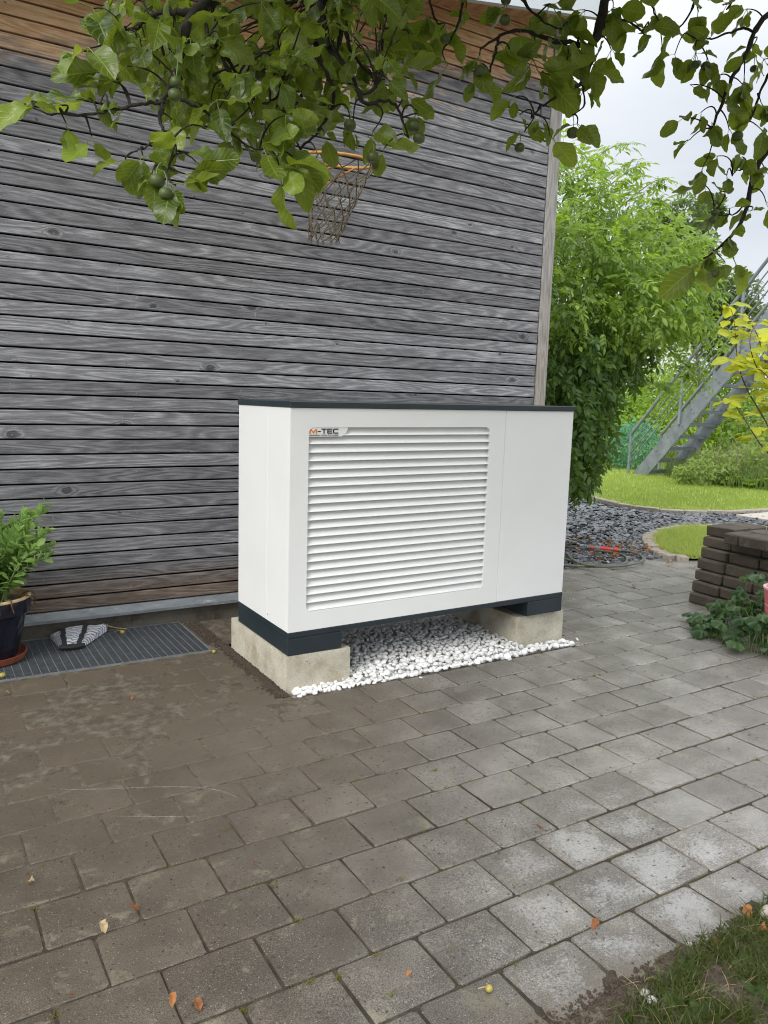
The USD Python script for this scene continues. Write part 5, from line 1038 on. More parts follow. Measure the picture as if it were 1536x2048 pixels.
for i in range(26):
    for s in range(11):
        x0 = 16.62 + i * .3; y0 = 26.62 + s * .307; z0 = 2.225 + (y0 - 26.6) * (2.4 / 3.4)
        v, f = bx(x0, x0 + .285, y0, y0 + .33, 0, .03); v = v.copy(); v[:, 2] += z0 + (v[:, 1] - y0) * (2.4 / 3.4) - .1 * (v[:, 1] - y0); tl.append((v, f))
for m in tl: part(nh, 'roof_tile', m, M_rtile)

# ------------------------------------------------------------------ steel stair
st = T('steel_stair', 'galvanised steel outdoor stair with railings climbing from the lawn', 'stair', (12.8, 6.2, 0))
S0, S1 = np.array([6.30, .02]), np.array([3.30, 3.53])         # (y, z) foot and head of the stringers' top edge
dy = (S1 - S0) / np.linalg.norm(S1 - S0); nrm2 = np.array([-dy[1], dy[0]]); nrm2 = nrm2 * np.sign(nrm2[1])
LS = np.linalg.norm(S1 - S0) + 1.2
def stringer(x, t=.012, h=.27):
    pts = [S0, S0 + dy * LS, S0 + dy * LS - nrm2 * h, S0 - nrm2 * h + dy * (h * abs(dy[0]) / abs(dy[1]) + .0)]
    pts[3] = np.array([S0[0] - h / abs(dy[1]) * 1.0, .01])
    poly = Polygon(pts); m = trimesh.creation.extrude_polygon(poly, t, engine='earcut'); v, f = vf(m)
    fl1 = cat([(np.c_[x + v[:, 2] - t / 2, v[:, 0], v[:, 1]], f)])
    return fl1
XS = (12.4, 13.25)
for x in XS:
    s_ = part(st, 'stringer', stringer(x), M_galv)
    bolts = []
    for k in range(12):
        c = S0 + dy * (.35 + k * .36) - nrm2 * .135
        for o in (-.07, .07): bolts.append(tube([(x - .022, *(c + nrm2 * o * .6 + dy * .05)), (x + .022, *(c + nrm2 * o * .6 + dy * .05))], .014, 6))
    part(s_, 'bolt_heads', cat(bolts), M_galv, kind='stuff')
for k in range(16):
    z = .12 + k * .243; y = S0[0] - .16 + dy[0] / dy[1] * z
    t_ = part(st, 'tread', cat([bx(XS[0] + .008, XS[1] - .008, y - .12, y - .112, z - .055, z + .002), bx(XS[0] + .008, XS[1] - .008, y + .112, y + .12, z - .055, z + .002)] + [bx(XS[0] + .008, XS[1] - .008, y - .112 + j * .0373, y - .108 + j * .0373, z - .03, z - .001) for j in range(1, 6)]), M_galv)
for x in XS:
    xr_ = x - .035 if x == XS[0] else x + .035
    hr0 = S0 + np.array([.08, .80]); hr1 = hr0 + dy * LS
    part(st, 'handrail', tube([(xr_, hr0[0] + .02, hr0[1] - .03), (xr_, *(hr0 + dy * .03)), (xr_, *hr1)], .031, 10), M_galv, smooth=40)
    for o in (.22, .40, .58):
        a = hr0 - [0, o]; part(st, 'rail', tube([(xr_, *a), (xr_, *(a + dy * LS))], .012, 6), M_galv, smooth=True)
    for s in (0, 1.72, 3.42, 5.0):
        p = hr0 + dy * s; part(st, 'post', tube([(xr_, p[0], p[1] - (.82 if s == 0 else 1.06)), (xr_, p[0], p[1])], .028, 8), M_galv, smooth=40)

# ------------------------------------------------------------------ lawns, slate, edging
lr = np.random.default_rng(41)
def blades(P, h, w, r, seg=2, lean=.5):
    "bent grass blades at the points P"
    n = len(P); a = r.uniform(0, 2 * np.pi, n); hh = h * r.uniform(.55, 1.25, n); ln = lean * r.uniform(.2, 1.3, n)
    dx, dyv = np.cos(a), np.sin(a); b = r.uniform(0, 2 * np.pi, n); wx, wy = np.cos(b) * w / 2, np.sin(b) * w / 2
    V = []
    for k in range(seg):
        t = k / seg; c = P + np.stack([dx * ln * hh * t * t, dyv * ln * hh * t * t, hh * (t - .25 * ln * t * t)], 1); s = 1 - .45 * t
        V += [c - np.stack([wx * s, wy * s, 0 * wx], 1), c + np.stack([wx * s, wy * s, 0 * wx], 1)]
    V.append(P + np.stack([dx * ln * hh, dyv * ln * hh, hh * (1 - .25 * ln)], 1))
    m = 2 * seg + 1; v = np.stack(V, 1).reshape(-1, 3); f = []
    for k in range(seg - 1): f += [[2 * k, 2 * k + 1, 2 * k + 3], [2 * k, 2 * k + 3, 2 * k + 2]]
    f.append([2 * seg - 2, 2 * seg - 1, 2 * seg]); f = np.array(f)
    return v, (f[None] + (np.arange(n) * m)[:, None, None]).reshape(-1, 3)
def scatter(poly, n, r, zf=None):
    x0, y0, x1, y1 = poly.bounds; P = np.c_[r.uniform(x0, x1, n), r.uniform(y0, y1, n)]; P = P[inpoly(poly, P)]
    P = np.c_[P, np.zeros(len(P)) if zf is None else zf(P)]
    return P
P = scatter(LAWN, 800000, lr); P = P[inview(P, 30)]; P[:, 2] = .01 + .02 * fb(P[:, :2], .8, 3)
d = np.linalg.norm(P - CAM, axis=1); P = P[lr.random(len(P)) < np.clip((10.0 / d) ** 1.5, 0, 1)]
solo('lawn_grass', blades(P, .055, .009, lr, 2, .9), M_grass, 'short bright green lawn grass behind the slate bed', 'grass', kind='stuff', smooth=True)
bd = LAWN.boundary; Pb = np.array([bd.interpolate(t).coords[0] for t in lr.uniform(0, bd.length, 9000)]); Pb = np.c_[Pb + lr.normal(0, .05, Pb.shape), np.full(len(Pb), .012)]; Pb = Pb[inview(Pb, 20)]
solo('border_grass', blades(Pb, .10, .009, lr, 3, 1.3), M_grass, 'longer ragged grass along the border of the lawn', 'grass', kind='stuff', smooth=True)
P = scatter(ISL, 26000, lr); P[:, 2] = .014 + .02 * fb(P[:, :2], 3, 4)
solo('island_straw', blades(P[::9], .07, .006, lr, 2, 1.4), M_straw, 'dry blades lying in the small grass patch', 'grass', kind='stuff', smooth=True)
solo('island_grass', blades(P, .075, .007, lr, 2, .9), M_grass, 'small patch of longer grass inside the curved stone edging', 'grass', kind='stuff', smooth=True)
# slate chips
def chip(s):
    r = np.random.default_rng(s); k = r.integers(5, 8); a = np.sort(r.uniform(0, 2 * np.pi, k)); a = np.arange(k) * 2 * np.pi / k + r.normal(0, .25, k)
    p = np.c_[np.cos(a), np.sin(a) * r.uniform(.45, .8)] * r.uniform(.75, 1.1, (k, 1))
    h = trimesh.convex.convex_hull(np.vstack([np.c_[p, np.full(k, -.09)], np.c_[p * .9, np.full(k, .09)]])); return np.array(h.vertices), np.array(h.faces)
CH = [chip(s) for s in range(8)]
P = scatter(SLATE, 60000, lr); P = P[inview(P, 30) & (P[:, 0] > 4.12)]
d = np.linalg.norm(P - CAM, axis=1); P = P[lr.random(len(P)) < np.clip((4.6 / d) ** 1.0, 0, 1)]
ms = []
for k in range(8):
    q = P[k::8]; n = len(q); s = lr.uniform(.022, .062, n); nz = np.c_[lr.normal(0, .28, (n, 2)), np.ones(n)]; a = lr.uniform(0, 2 * np.pi, n)
    q = q.copy(); q[:, 2] = -.008 + lr.uniform(0, .022, n)
    ms.append(many(*CH[k], frame(np.c_[np.cos(a), np.sin(a), -(np.cos(a) * nz[:, 0] + np.sin(a) * nz[:, 1])], nz, q, s)))
solo('slate_chips', cat(ms), M_slate, 'loose grey slate chips filling the bed between lawn and paving', 'slate chips', kind='stuff')
# edging stones
def edging(name, label, pts, w, h, step, seed):
    r = np.random.default_rng(seed); t = T(name, label, 'edging', (*pts[0], 0)); p = spline(np.c_[np.array(pts), np.zeros(len(pts))], 400)[:, :2]
    s = np.r_[0, np.cumsum(np.linalg.norm(np.diff(p, axis=0), axis=1))]; x = 0.0
    while x < s[-1] - step * .6:
        L = step * r.uniform(.8, 1.2); a = np.array([np.interp(x, s, p[:, i]) for i in (0, 1)]); b = np.array([np.interp(min(x + L - .012, s[-1]), s, p[:, i]) for i in (0, 1)])
        d_ = b - a; L2 = np.linalg.norm(d_); d_ /= L2; v, f = cbx(0, L2, -w / 2, w / 2, -.05, h * r.uniform(.8, 1.15), .008)
        v = v + r.normal(0, .0025, v.shape); part(t, 'stone', (np.c_[a[0] + v[:, 0] * d_[0] - v[:, 1] * d_[1], a[1] + v[:, 0] * d_[1] + v[:, 1] * d_[0], v[:, 2]], f), M_edge); x += L
edging('lawn_edging', 'curved low stone edging between slate bed and lawn', [(7.6, 6.5), (8.79, 4.34), (8.32, 3.38), (8.16, 2.78), (8.22, 2.38), (8.74, 1.96), (9.8, 1.68), (11.2, 1.25)], .10, .055, .30, 3)
edging('island_edging', 'tight curve of small stones round the grass patch', [(5.86, -.02), (5.78, .14), (5.93, .38), (6.20, .69), (6.50, .93), (6.90, 1.10), (7.36, 1.18), (7.95, .98)], .13, .045, .095, 4)
solo('stone_slab', cbx(8.95, 10.6, .95, 1.62, -.05, .03, .006), M_slab, 'flat pale stone slab at the right end of the slate bed', 'slab')

# ------------------------------------------------------------------ stack of paving stones
sk = np.random.default_rng(12)
stack = T('stone_stack', 'leaning stack of dark weathered paving stones beside the path', 'stone stack', (4.7, -1.3, 0))
H = .0755
for k in range(7):
    x0 = 4.595 + .034 * k + sk.normal(0, .004); y = -.990 + .010 * k
    for c in range(5):
        L = .222
        for dpt in range(2):
            xx = x0 + dpt * .20
            if k == 6 and c in (1, 2, 3) and dpt == 0: continue
            if k == 6 and c > 0 and dpt == 1 and c == 1: continue
            z0 = k * H + .0015
            v, f = cbx(xx, xx + .192, y - L + .004, y - .004, z0, z0 + H - .0035, .009)
            a = sk.normal(0, .018) - .06 * (k < 5); cs, sn = math.cos(a), math.sin(a); m = np.array([x0, y]); w = v[:, :2] - m
            v = np.c_[w[:, 0] * cs - w[:, 1] * sn + m[0], w[:, 0] * sn + w[:, 1] * cs + m[1], v[:, 2]] + sk.normal(0, .0008, v.shape)
            part(stack, 'paving_stone', (v + sk.normal(0, .0016, v.shape), f), M_stack)
        y -= L + sk.uniform(0, .006)
for (x0, x1, y0, y1) in ((4.60, 4.80, -1.30, -1.205), (4.60, 4.80, -1.52, -1.312), (4.82, 5.02, -1.42, -1.21)):
    part(stack, 'paving_stone', cbx(x0 + .02, x1 + .02, y0, y1, 6 * H - .004 + .003, 7 * H - .002, .009), M_stack)
# ------------------------------------------------------------------ ground cover with dark lobed leaves
def lobed(s):
    r = np.random.default_rng(s); n = 41; a = np.linspace(-np.pi * .86, np.pi * .86, n)
    rad = (.62 + .38 * np.abs(np.cos(a * 2.5 * .93)) ** .7) * (1 - .22 * (np.abs(a) / np.pi) ** 1.5) * (1 + .06 * np.cos(a * 26))
    p = np.c_[rad * np.cos(a), rad * np.sin(a)] * .62 + [.25, 0]
    mid = np.c_[p * .55 + [.02, 0], .06 + .05 * np.cos(a * 4.65)]; z = -.12 + .10 * np.cos(a * 4.65) + r.normal(0, .02, n)
    v = np.vstack([[0.05, 0, .02], mid, np.c_[p, z]]); f = []
    for k in range(n - 1):
        f += [[0, 1 + k, 2 + k], [1 + k, 1 + n + k, 2 + n + k], [1 + k, 2 + n + k, 2 + k]]
    return v, np.array(f)
LB = [lobed(s) for s in range(4)]
gc = T('ground_cover', 'low clump of dark green lobed leaves at the foot of the stone stack', 'plant', (4.15, -1.75, 0))
kr = np.random.default_rng(9); stl = []
cover = Polygon([(4.03, -1.46), (4.22, -1.38), (4.55, -1.52), (4.9, -1.85), (4.9, -2.3), (4.2, -2.2), (3.93, -1.95), (3.90, -1.72)])
P = np.vstack([scatter(cover, 700, kr)[:250], scatter(Polygon([(3.93, -1.84), (4.09, -1.80), (4.13, -2.08), (3.97, -2.02)]), 90, kr)[:26]])
for p in P:
    if math.hypot(p[0] - 4.215, p[1] + 1.915) < .15: continue
    front_ = 3.92 < p[0] < 4.2 and p[1] < -1.78
    e = np.clip(cover.exterior.distance(Point(p[0], p[1])) / .22, .15, 1); h = (kr.uniform(.02, .20) if front_ else kr.uniform(.05, .26) * e) * (1 + .7 * min(1, max(0, (p[0] - 4.1) / .4))) + .035
    a = kr.uniform(0, 2 * np.pi); o = np.array([math.cos(a), math.sin(a)]) * kr.uniform(.02, .08); c = np.array([p[0] + o[0], p[1] + o[1], h])
    stl.append(tube(spline([(p[0], p[1], 0), (p[0] + o[0] * .3, p[1] + o[1] * .3, h * .7), c], 5), .0022, 4))
    nr = np.array([*(kr.normal(0, .35, 2) + [-.30, -.25]), 1.0]); part(gc, 'leaf', many(*LB[kr.integers(4)], frame(np.array([math.cos(a), math.sin(a), -.15]), nr, c, np.array([kr.uniform(.055, .105)]))), M_cover_leaf, smooth=True)
part(gc, 'leaf_stalks', cat(stl), M_stem, kind='stuff', smooth=True)
BK = (4.215, -1.915)
bk = T('pink_bucket', 'pink plastic bucket with a pale rim at the right edge', 'bucket', (*BK, .0))
part(bk, 'bucket_body', lathe([(0, .003), (.085, .003), (.118, .335)], 36, BK), M_pink, smooth=40)
part(bk, 'rim', lathe([(.117, .333), (.125, .335), (.125, .347), (.113, .347), (.109, .24)], 36, BK), M_pink2, smooth=40)
#@@DETAILS
# ------------------------------------------------------------------ hose on the slate
hs = T('garden_hose', 'coiled grey-green garden hose with a red connector on the slate', 'hose', (5.3, .5, 0))
def onpx(pts, z=.032): return [ground(x, y, z) for x, y in pts]
part(hs, 'hose', tube(spline(onpx([(1060, 1085), (1130, 1093), (1190, 1100), (1240, 1108), (1254, 1120), (1235, 1130), (1180, 1128), (1130, 1118), (1060, 1100)]), 70), .0105, 8), M_hose, smooth=True)
part(hs, 'hose', tube(spline(onpx([(1236, 1100), (1262, 1104), (1284, 1113), (1280, 1124), (1240, 1132), (1180, 1133), (1110, 1128), (1060, 1118)], .03), 60), .0105, 8), M_hose, smooth=True)
part(hs, 'hose', tube(spline(onpx([(1060, 1096), (1128, 1104), (1142, 1116), (1165, 1128), (1190, 1131)], .045), 40), .0105, 8), M_hose, smooth=True)
a, b = ground(1180, 1095, .05), ground(1236, 1100, .045); dd = b - a
cp = lambda t0, t1, r: tube([a + dd * t0, a + dd * t1], r, 10)
part(hs, 'connector', cat([cp(0, .14, .019), cp(.36, .74, .021), cp(.84, 1.0, .022)]), M_red, smooth=40)
part(hs, 'connector', cat([cp(.14, .36, .023), cp(.74, .84, .017), cp(-.12, 0, .015), cp(1.0, 1.1, .015)]), M_greyp, smooth=40)

# ------------------------------------------------------------------ yellow-leaved shrub at the right
yr = np.random.default_rng(14)
ys = T('yellow_shrub', 'shrub with yellow-green leaves on thin stems in front of the stair', 'shrub', at(1500, 1000, 7.6) * [1, 1, 0])
yb_ = at(1545, 1000, 7.6); yb_[2] = 0
YST = [[(1540, 860, 7.6), (1500, 790, 7.5), (1475, 720, 7.4), (1468, 640, 7.4), (1455, 610, 7.4)], [(1550, 820, 7.6), (1530, 720, 7.5), (1510, 660, 7.5), (1492, 635, 7.5)], [(1545, 800, 7.5), (1500, 690, 7.3), (1520, 640, 7.3)], [(1560, 930, 7.5), (1530, 900, 7.4), (1490, 840, 7.3), (1455, 795, 7.3)], [(1570, 900, 7.5), (1540, 760, 7.3), (1500, 730, 7.2), (1455, 715, 7.2)], [(1570, 880, 7.4), (1550, 740, 7.3), (1540, 680, 7.3)]]
yl = []
for P_ in YST:
    q = spline([yb_ + yr.normal(0, .04, 3) * [1, 1, 0]] + [at(*p) for p in P_], 26)
    part(ys, 'stem', tube(q, np.linspace(.011, .003, 26), 5), simple('red_brown_stem', (.10, .055, .04), .7, .3, 40) if not yl else UsdShade.Material.Get(stage, LK + 'red_brown_stem'), smooth=True)
    for k in range(9, 26):
        for _ in range(1 + (k % 2)):
            a = yr.uniform(0, 2 * np.pi); yl.append((q[k] + yr.normal(0, .025, 3), np.array([math.cos(a), math.sin(a), yr.uniform(-.35, .2)]), np.array([*(yr.normal(0, .4, 2) - FX[:2] * .5), 1.0]), yr.uniform(.10, .20)))
YL = [leaf(8, .31, .47, .2, .40, .04, 0, .12, 4, s, .6) for s in range(4)]
for k, (p, d_, nr, s) in enumerate(yl): t_ = YL[k % 4]; part(ys, 'leaf', many(t_[0], t_[1], frame(d_, nr, p, np.array([s]))), M_yellow_leaf, smooth=True, uv=t_[2])

# ------------------------------------------------------------------ wild bed under the stair
wr = np.random.default_rng(15)
BED = Polygon([(12.55, 5.7), (12.4, 4.9), (11.95, 3.9), (12.2, 3.3), (12.8, 2.6), (14.5, 2.2), (17, 3), (17, 6.5), (14, 6.5)])
P = scatter(BED, 9000, wr); solo('wild_flower_bed', cat([blades(P[:5200], .42, .016, wr, 3, .6), blades(P[5200:], .62, .012, wr, 3, .5)]), M_wild, 'rank grasses and wild plants growing under the stair', 'plants', kind='stuff', smooth=True)
P2 = scatter(BED, 900, wr)[:260]; solo('dry_stalks', blades(P2, .8, .012, wr, 3, .45), M_straw, 'pale dry stalks standing among the wild plants', 'stalks', kind='stuff', smooth=True)
for (px, py, lb, sz) in ((1455, 975, 'broad-leaved green plant at the front of the wild bed', .26), (1500, 978, 'broad-leaved green plant right of the wild bed', .32), (1530, 975, 'broad-leaved green plant at the right picture edge', .28), (1420, 962, 'broad-leaved green plant below the wire fence', .3)):
    c = ground(px, py); t = T('broad_leaved_plant', lb, 'plant', c)
    for k in range(16):
        a = k * 2.4; part(t, 'leaf', many(YL[k % 4][0], YL[k % 4][1], frame(np.array([math.cos(a), math.sin(a), wr.uniform(.2, 1.3)]), np.array([0, 0, 1.0]) - .5 * np.array([math.cos(a), math.sin(a), 0]), c + [0, 0, .01], np.array([sz * wr.uniform(.7, 1.2)]))), M_hedge, smooth=True, uv=YL[k % 4][2])
ir = T('iris', 'single violet iris on a withered stalk beside the stair', 'flower', ground(1362, 950))
ib = ground(1362, 950); ih = at(1362, 898, (ib - CAM) @ FX)
part(ir, 'stalk', tube(spline([ib, (ib + ih) / 2 + [.02, 0, 0], ih], 8), .012, 5), M_straw, smooth=True)
for k in range(8):
    a = k * .785; part(ir, 'petal', many(YL[k % 4][0], YL[k % 4][1], frame(np.array([math.cos(a), math.sin(a), -.6 if k % 2 else .9]), np.array([0, 0, 1.0]), ih, np.array([.13]))), M_iris, smooth=True)
bush('herb_bush', 'low leafy herb bush between the stair foot and the wire fence', 'bush', ground(1395, 950), [blob(1400, 942, 13.6, .32, .22), blob(1430, 928, 13.9, .34, .26), blob(1370, 947, 13.6, .20, .14)], 300, .075, M_wild, 61, .015)
bush('herb_bush', 'taller leafy bush behind the wire fence', 'bush', ground(1475, 950), [blob(1480, 930, 14.0, .36, .30), blob(1505, 915, 14.3, .40, .36), blob(1450, 948, 13.6, .22, .16)], 320, .08, M_wild, 62, .015)
bush('herb_bush', 'leafy bush at the right edge under the yellow shrub', 'bush', ground(1530, 960), [blob(1530, 915, 13.6, .36, .42), blob(1555, 870, 14, .5, .6)], 380, .085, M_wild, 63, .015)
# wire fence
wf = T('wire_fence', 'thin wire mesh fence standing in the wild bed', 'fence', (12.6, 3.4, 0))
wires = []
A_, B_ = np.array([12.30, 4.30]), np.array([14.9, 2.0])
for s in np.linspace(0, 1, 24): p = A_ + (B_ - A_) * s; part(wf, 'upright_wire', tube([(p[0], p[1], -.03), (p[0] + wr.normal(0, .02), p[1], 1.45 + wr.normal(0, .03))], .004, 4), M_wire)
for z in (.1, .35, .6, .85, 1.1, 1.4): part(wf, 'cross_wire', tube([(*A_, z), (*((A_ + B_) / 2), z + .015), (*B_, z)], .003, 4), M_wire)
# green netting over a bush behind the stair foot
nb = T('garden_netting', 'sea-green garden netting draped over a bush behind the stair foot', 'netting', at(1290, 890, 16.5) * [1, 1, 0])
hd = trimesh.creation.icosphere(3, 1.0); hv_ = np.array(hd.vertices)
c0 = at(1275, 855, 17.0)
w_ = hv_ * (1 + .5 * (meshkit.fbm(hv_ * 2.2, 3, 5) - .5))[:, None] * [.62, .5, .60] + [c0[0], c0[1], .40]
w_[:, 2] = np.maximum(w_[:, 2], .0)
ed = hd.edges_unique; part(nb, 'mesh_cords', cat([tube([w_[a], w_[b]], .0045, 3, False) for a, b in ed]), M_net2, kind='stuff')
w2 = c0 * [1, 1, 0] + np.array([0, 0, .5]); part(nb, 'foliage', cloud([(w2, (.72, .6, .62), 1)], 1100, .10, 51, .02), leafmat('bluish_leaf', (.06, .15, .07), (.13, .27, .13), (.25, .48, .20), .4, veins=False), smooth=True)

# ------------------------------------------------------------------ bottom-right verge: grass, weeds, stones
vr = np.random.default_rng(16)
def vz(P): return -.012 + .014 * fb(P, 6, 5) + .010 * fb(P, 30, 6) + .012 * np.clip((-3.30 - P[:, 1]) / .15, -1, 1.4)
tuft = scatter(Polygon([(1.18, -3.40), (1.30, -3.345), (1.45, -3.335), (1.58, -3.31), (1.75, -3.285), (1.95, -3.29), (2.3, -3.35), (2.3, -4.0), (1.15, -4.0)]), 1700, vr)
P = []
for t in tuft:
    if vr.random() < .30 or fb(np.array([[t[0] * 1.0, t[1]]]), 9, 77)[0] < .34: continue
    k = vr.integers(6, 26); P.append(np.c_[t[0] + vr.normal(0, .012, k), t[1] + vr.normal(0, .012, k), np.zeros(k)])
P = np.vstack(P); P[:, 2] = vz(P[:, :2]) - .004
solo('verge_grass', blades(P, .046, .0032, vr, 4, .95), M_grass_dark, 'rough dark grass tufts in the bottom right corner', 'grass', kind='stuff', smooth=True)
P = np.vstack([np.c_[t[0] + vr.normal(0, .03, 3), t[1] + vr.normal(0, .03, 3), np.zeros(3)] for t in tuft[::7]]); P[:, 2] = vz(P[:, :2]) + .002
solo('dead_grass', blades(P, .042, .0024, vr, 3, 2.2), M_straw, 'bleached dead grass blades lying among the corner tufts', 'grass', kind='stuff', smooth=True)
n = 2600; xy = np.c_[vr.uniform(1.0, 2.1, n), -3.27 - np.abs(vr.normal(0, .10, n))]; s = vr.uniform(.001, .0032, n) * vr.choice([1, 1, 1.9], n); Ms = np.zeros((n, 3, 4)); Ms[:, 0, 0], Ms[:, 1, 1], Ms[:, 2, 2] = s, s * vr.uniform(.6, 1.2, n), s * .7; Ms[:, :2, 3] = xy; Ms[:, 2, 3] = np.maximum(vz(xy), .0) + s * .3
solo('verge_crumbs', many(cv, cf, Ms), M_crumb, 'dark soil crumbs along the edge of the corner grass', 'soil', kind='stuff', smooth=True)
def pebble_at(px, py, r, m, label, s):
    c = ground(px, py, .012); solo('field_stone', (variants[s] * r + c + [0, 0, r * .3], if_), m, label, 'stone', smooth=True)
pebble_at(1290, 1988, .011, M_stone, 'rounded beige stone at the left tip of the corner grass', 1)
pebble_at(1304, 2003, .012, M_pebble, 'white stone lying beside the beige one in the corner grass', 2)
pebble_at(1532, 1828, .020, M_stone, 'large tan stone at the right edge by the paving', 3)
pebble_at(1378, 1890, .008, M_stone, 'tiny pale stone at the upper edge of the corner grass', 4)
M_weed = leafmat('weed_leaf', (.035, .065, .014), (.085, .135, .03), (.16, .24, .04), .3)
WD = [leaf(7, .30, .55, .2, .4, .04, .02, .1, 4, s) for s in range(3)]
for (px, py, n, sz, lb) in ((1345, 2010, 7, .05, 'dandelion-like weed low in the corner grass'), (1390, 2030, 6, .045, 'small weed rosette near the bottom edge'), (1490, 1935, 7, .05, 'weed rosette in the corner grass at the right edge'), (1520, 2000, 7, .055, 'grey-green weed at the right picture edge'), (1375, 1930, 5, .04, 'small weed among the upper corner tufts')):
    c = ground(px, py, .012); t = T('weed', lb, 'weed', c)
    for k in range(n):
        a = k * 2.4 + px; part(t, 'leaf', many(WD[k % 3][0], WD[k % 3][1], frame(np.array([math.cos(a), math.sin(a), vr.uniform(.15, .8)]), np.array([0, 0, 1.0]), c, np.array([sz * .7 * vr.uniform(.6, 1.2)]))), M_weed, smooth=True, uv=WD[k % 3][2])

# ------------------------------------------------------------------ dead leaves, windfalls, scraps on the paving
DL = []
for s in range(5):
    v, f, uv = leaf(11, .38, .5, .5 + .25 * (s % 3), (1.2, -1.4, .8, 1.8, -.8)[s], .22, .035, .22, 6, s + 40, .6); DL.append((v, f))
def dead(px, py, size, m, label, s, z=.004):
    c = ground(px, py, z); a = s * 1.7 + px; v, f = many(*DL[s % 5], frame(np.array([math.cos(a), math.sin(a), 0]), np.array([.15, -.1, 1.0]), np.zeros(3), np.array([size]))); v = v - [v[:, 0].mean(), v[:, 1].mean(), v[:, 2].min()]
    solo('dead_leaf', (v + c, f), m, label, 'dead leaf', smooth=True)
for k, (px, py, sz, mt_, lb) in enumerate([(206, 1860, .026, M_tanleaf, 'largest tan curled leaf on the lower left paving'), (271, 1820, .020, M_brownleaf, 'red-brown leaf just above the largest tan one'), (62, 1768, .020, M_tanleaf, 'pale pinkish leaf near the left edge'), (345, 2007, .020, M_brownleaf, 'orange leaf with a stalk at the bottom edge'), (397, 2014, .024, M_brownleaf, 'flat red-brown leaf right of the stalked one'), (818, 1950, .013, M_brownleaf, 'small dark red leaf scrap at the bottom centre'),
                                             (1079, 1658, .017, M_brownleaf, 'orange-brown leaf curled on the middle paving'), (1102, 1662, .012, M_tanleaf, 'tan leaf bit right beside the orange-brown one'), (1190, 1857, .022, M_brownleaf, 'crimson leaf on the joint of the palest stones'), (141, 2002 - 12, .011, M_brownleaf, 'dark red leaf speck low on the left'), (505, 1729, .012, M_brownleaf, 'tiny red leaf on the left centre paving'), (16, 1388, .022, M_tanleaf, 'orange leaf by the grating at the left edge'),
                                             (266, 1398, .016, M_brownleaf, 'dull red leaf in front of the grating'), (425, 1237, .022, M_brownleaf, 'salmon leaf in the soil behind the left block'), (1268, 1174, .040, M_tanleaf, 'upright cream leaf on the path beyond the unit'), (1340, 1130, .05, M_tanleaf, 'long straw-coloured leaf by the grass patch'), (1494, 1832, .030, M_brownleaf, 'orange fallen leaf at the top of the corner grass'), (1525, 1868, .030, M_brownleaf, 'pinkish leaf at the right edge of the corner grass'), (1430, 1893, .018, M_brownleaf, 'small salmon leaf lying in the corner grass')]):
    dead(px, py, sz * 1.1, mt_, lb, k)
dl = scatter(Polygon([(4.3, .3), (5.9, .15), (5.95, .4), (6.3, .9), (5.6, 1.2), (4.3, 1.4)]), 200, vr); dl2 = scatter(Polygon([(4.25, .9), (5.2, 1.2), (5.4, 2.2), (4.4, 2.4)]), 300, vr); dl = np.vstack([dl, dl2])
Ms = np.vstack([frame(np.array([math.cos(a), math.sin(a), 0]), np.array([*vr.normal(0, .4, 2), 1.0]), [p[0], p[1], .022], np.array([vr.uniform(.02, .05)])) for p, a in zip(dl, vr.uniform(0, 6.28, len(dl)))])
solo('leaf_litter', many(*DL[1], Ms), leafmat('litter_leaf', (.07, .03, .015), (.30, .14, .05), (.2, .1, .04), .2, veins=False, rough=.7), 'orange-brown leaf litter scattered over the near slate chips', 'leaf litter', kind='stuff', smooth=True)
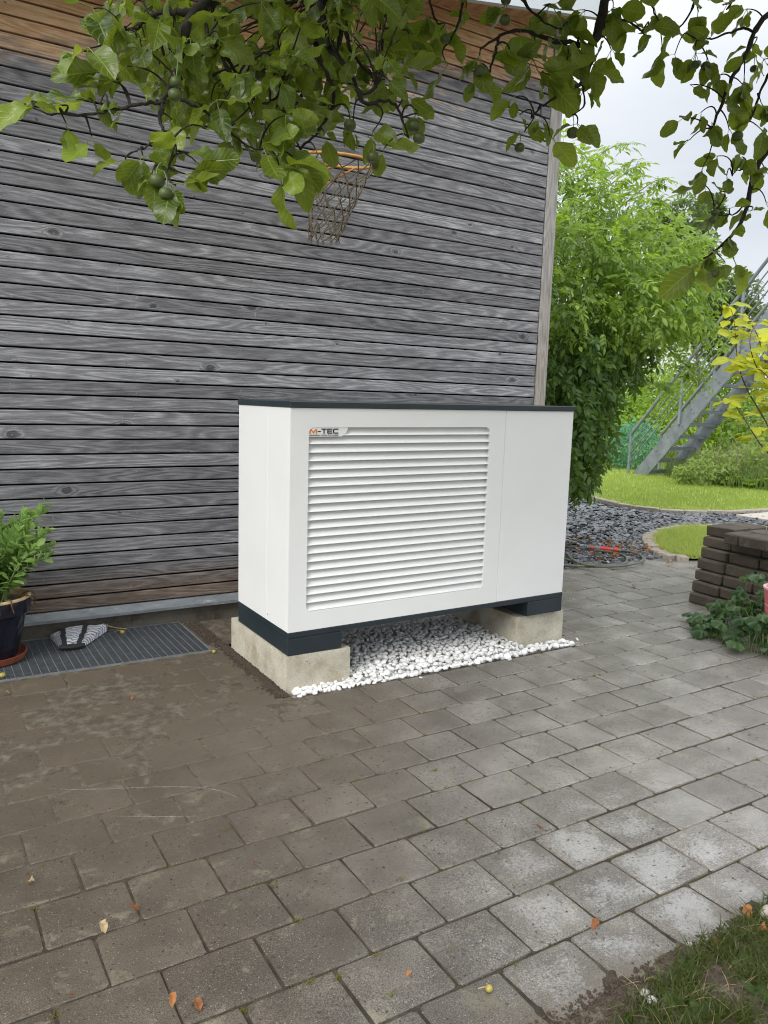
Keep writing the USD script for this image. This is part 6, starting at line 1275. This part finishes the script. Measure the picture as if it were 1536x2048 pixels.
def windfall(px, py, r, label, z=0.0, m=None):
    c = ground(px, py, z + r); t = T('windfall_apple', label, 'apple', c)
    part(t, 'fruit', (av * r + c, if_), m or M_yapple, smooth=True)
    a = px * .7; part(t, 'stalk', tube(spline([c + [0, 0, r * .5], c + [-r * 1.3, r * .4, r * .7], c + [-r * 3.0, r * 1.0, r * .4]], 6), .0014, 5), M_tan, smooth=True)
windfall(978, 1977, .0085, 'yellow-green fallen apple with a stalk at the bottom centre')
windfall(245, 1264, .012, 'yellow windfall apple at the back of the grating')
windfall(428, 1303, .010, 'tan windfall apple at the front corner of the grating')
windfall(5, 1350, .013, 'orange-yellow windfall apple at the left end of the grating')
# moss and little weeds in the joints
mr_ = np.random.default_rng(19); P = []
def tuftpts(c, n, s): P.append(np.c_[c[0] + mr_.normal(0, s, n), c[1] + mr_.normal(0, s * .5, n), np.full(n, -.003)])
for (px, py) in ((548, 1770), (593, 1842), (680, 1952), (618, 1965), (487, 2022), (115, 2028), (62, 1820), (1200, 1350), (1245, 1330), (1170, 1360), (1330, 1420), (1500, 1470), (1140, 1680), (870, 1540), (905, 1900), (1030, 1930), (780, 1990), (755, 1910), (1385, 1300), (1440, 1320), (240, 1337), (55, 1358), (800, 1760), (450, 1660)): tuftpts(ground(px, py), 26, .009)
for _ in range(420):
    k = mr_.integers(0, 15); c = (mr_.uniform(.5, 4.2), -3.11 + ROW * k); tuftpts(c, int(mr_.integers(3, 10)), .010)
P = np.vstack(P); solo('joint_moss', blades(P, .010, .0026, mr_, 2, 1.2), M_moss, 'yellow-green moss growing in the paving joints', 'moss', kind='stuff', smooth=True)
n = 700; xy = np.c_[mr_.uniform(-.4, 4.4, n), mr_.uniform(-3.28, -.1, n)]; xy = xy[~(inpoly(wellz.buffer(.05), xy) | inpoly(pitz.buffer(.04), xy)) & (xy[:, 0] < 4.4)]; n = len(xy); s = mr_.uniform(.0010, .0032, n)
Ms = np.zeros((n, 3, 4)); Ms[:, 0, 0], Ms[:, 1, 1], Ms[:, 2, 2] = s, s * mr_.uniform(.5, 1.6, n), s * .6; Ms[:, :2, 3] = xy; Ms[:, 2, 3] = .001 + s * .4
solo('paving_grit', many(cv, cf, Ms), M_crumb, 'scattered dark grit and crumbs on the paving', 'grit', kind='stuff', smooth=True)
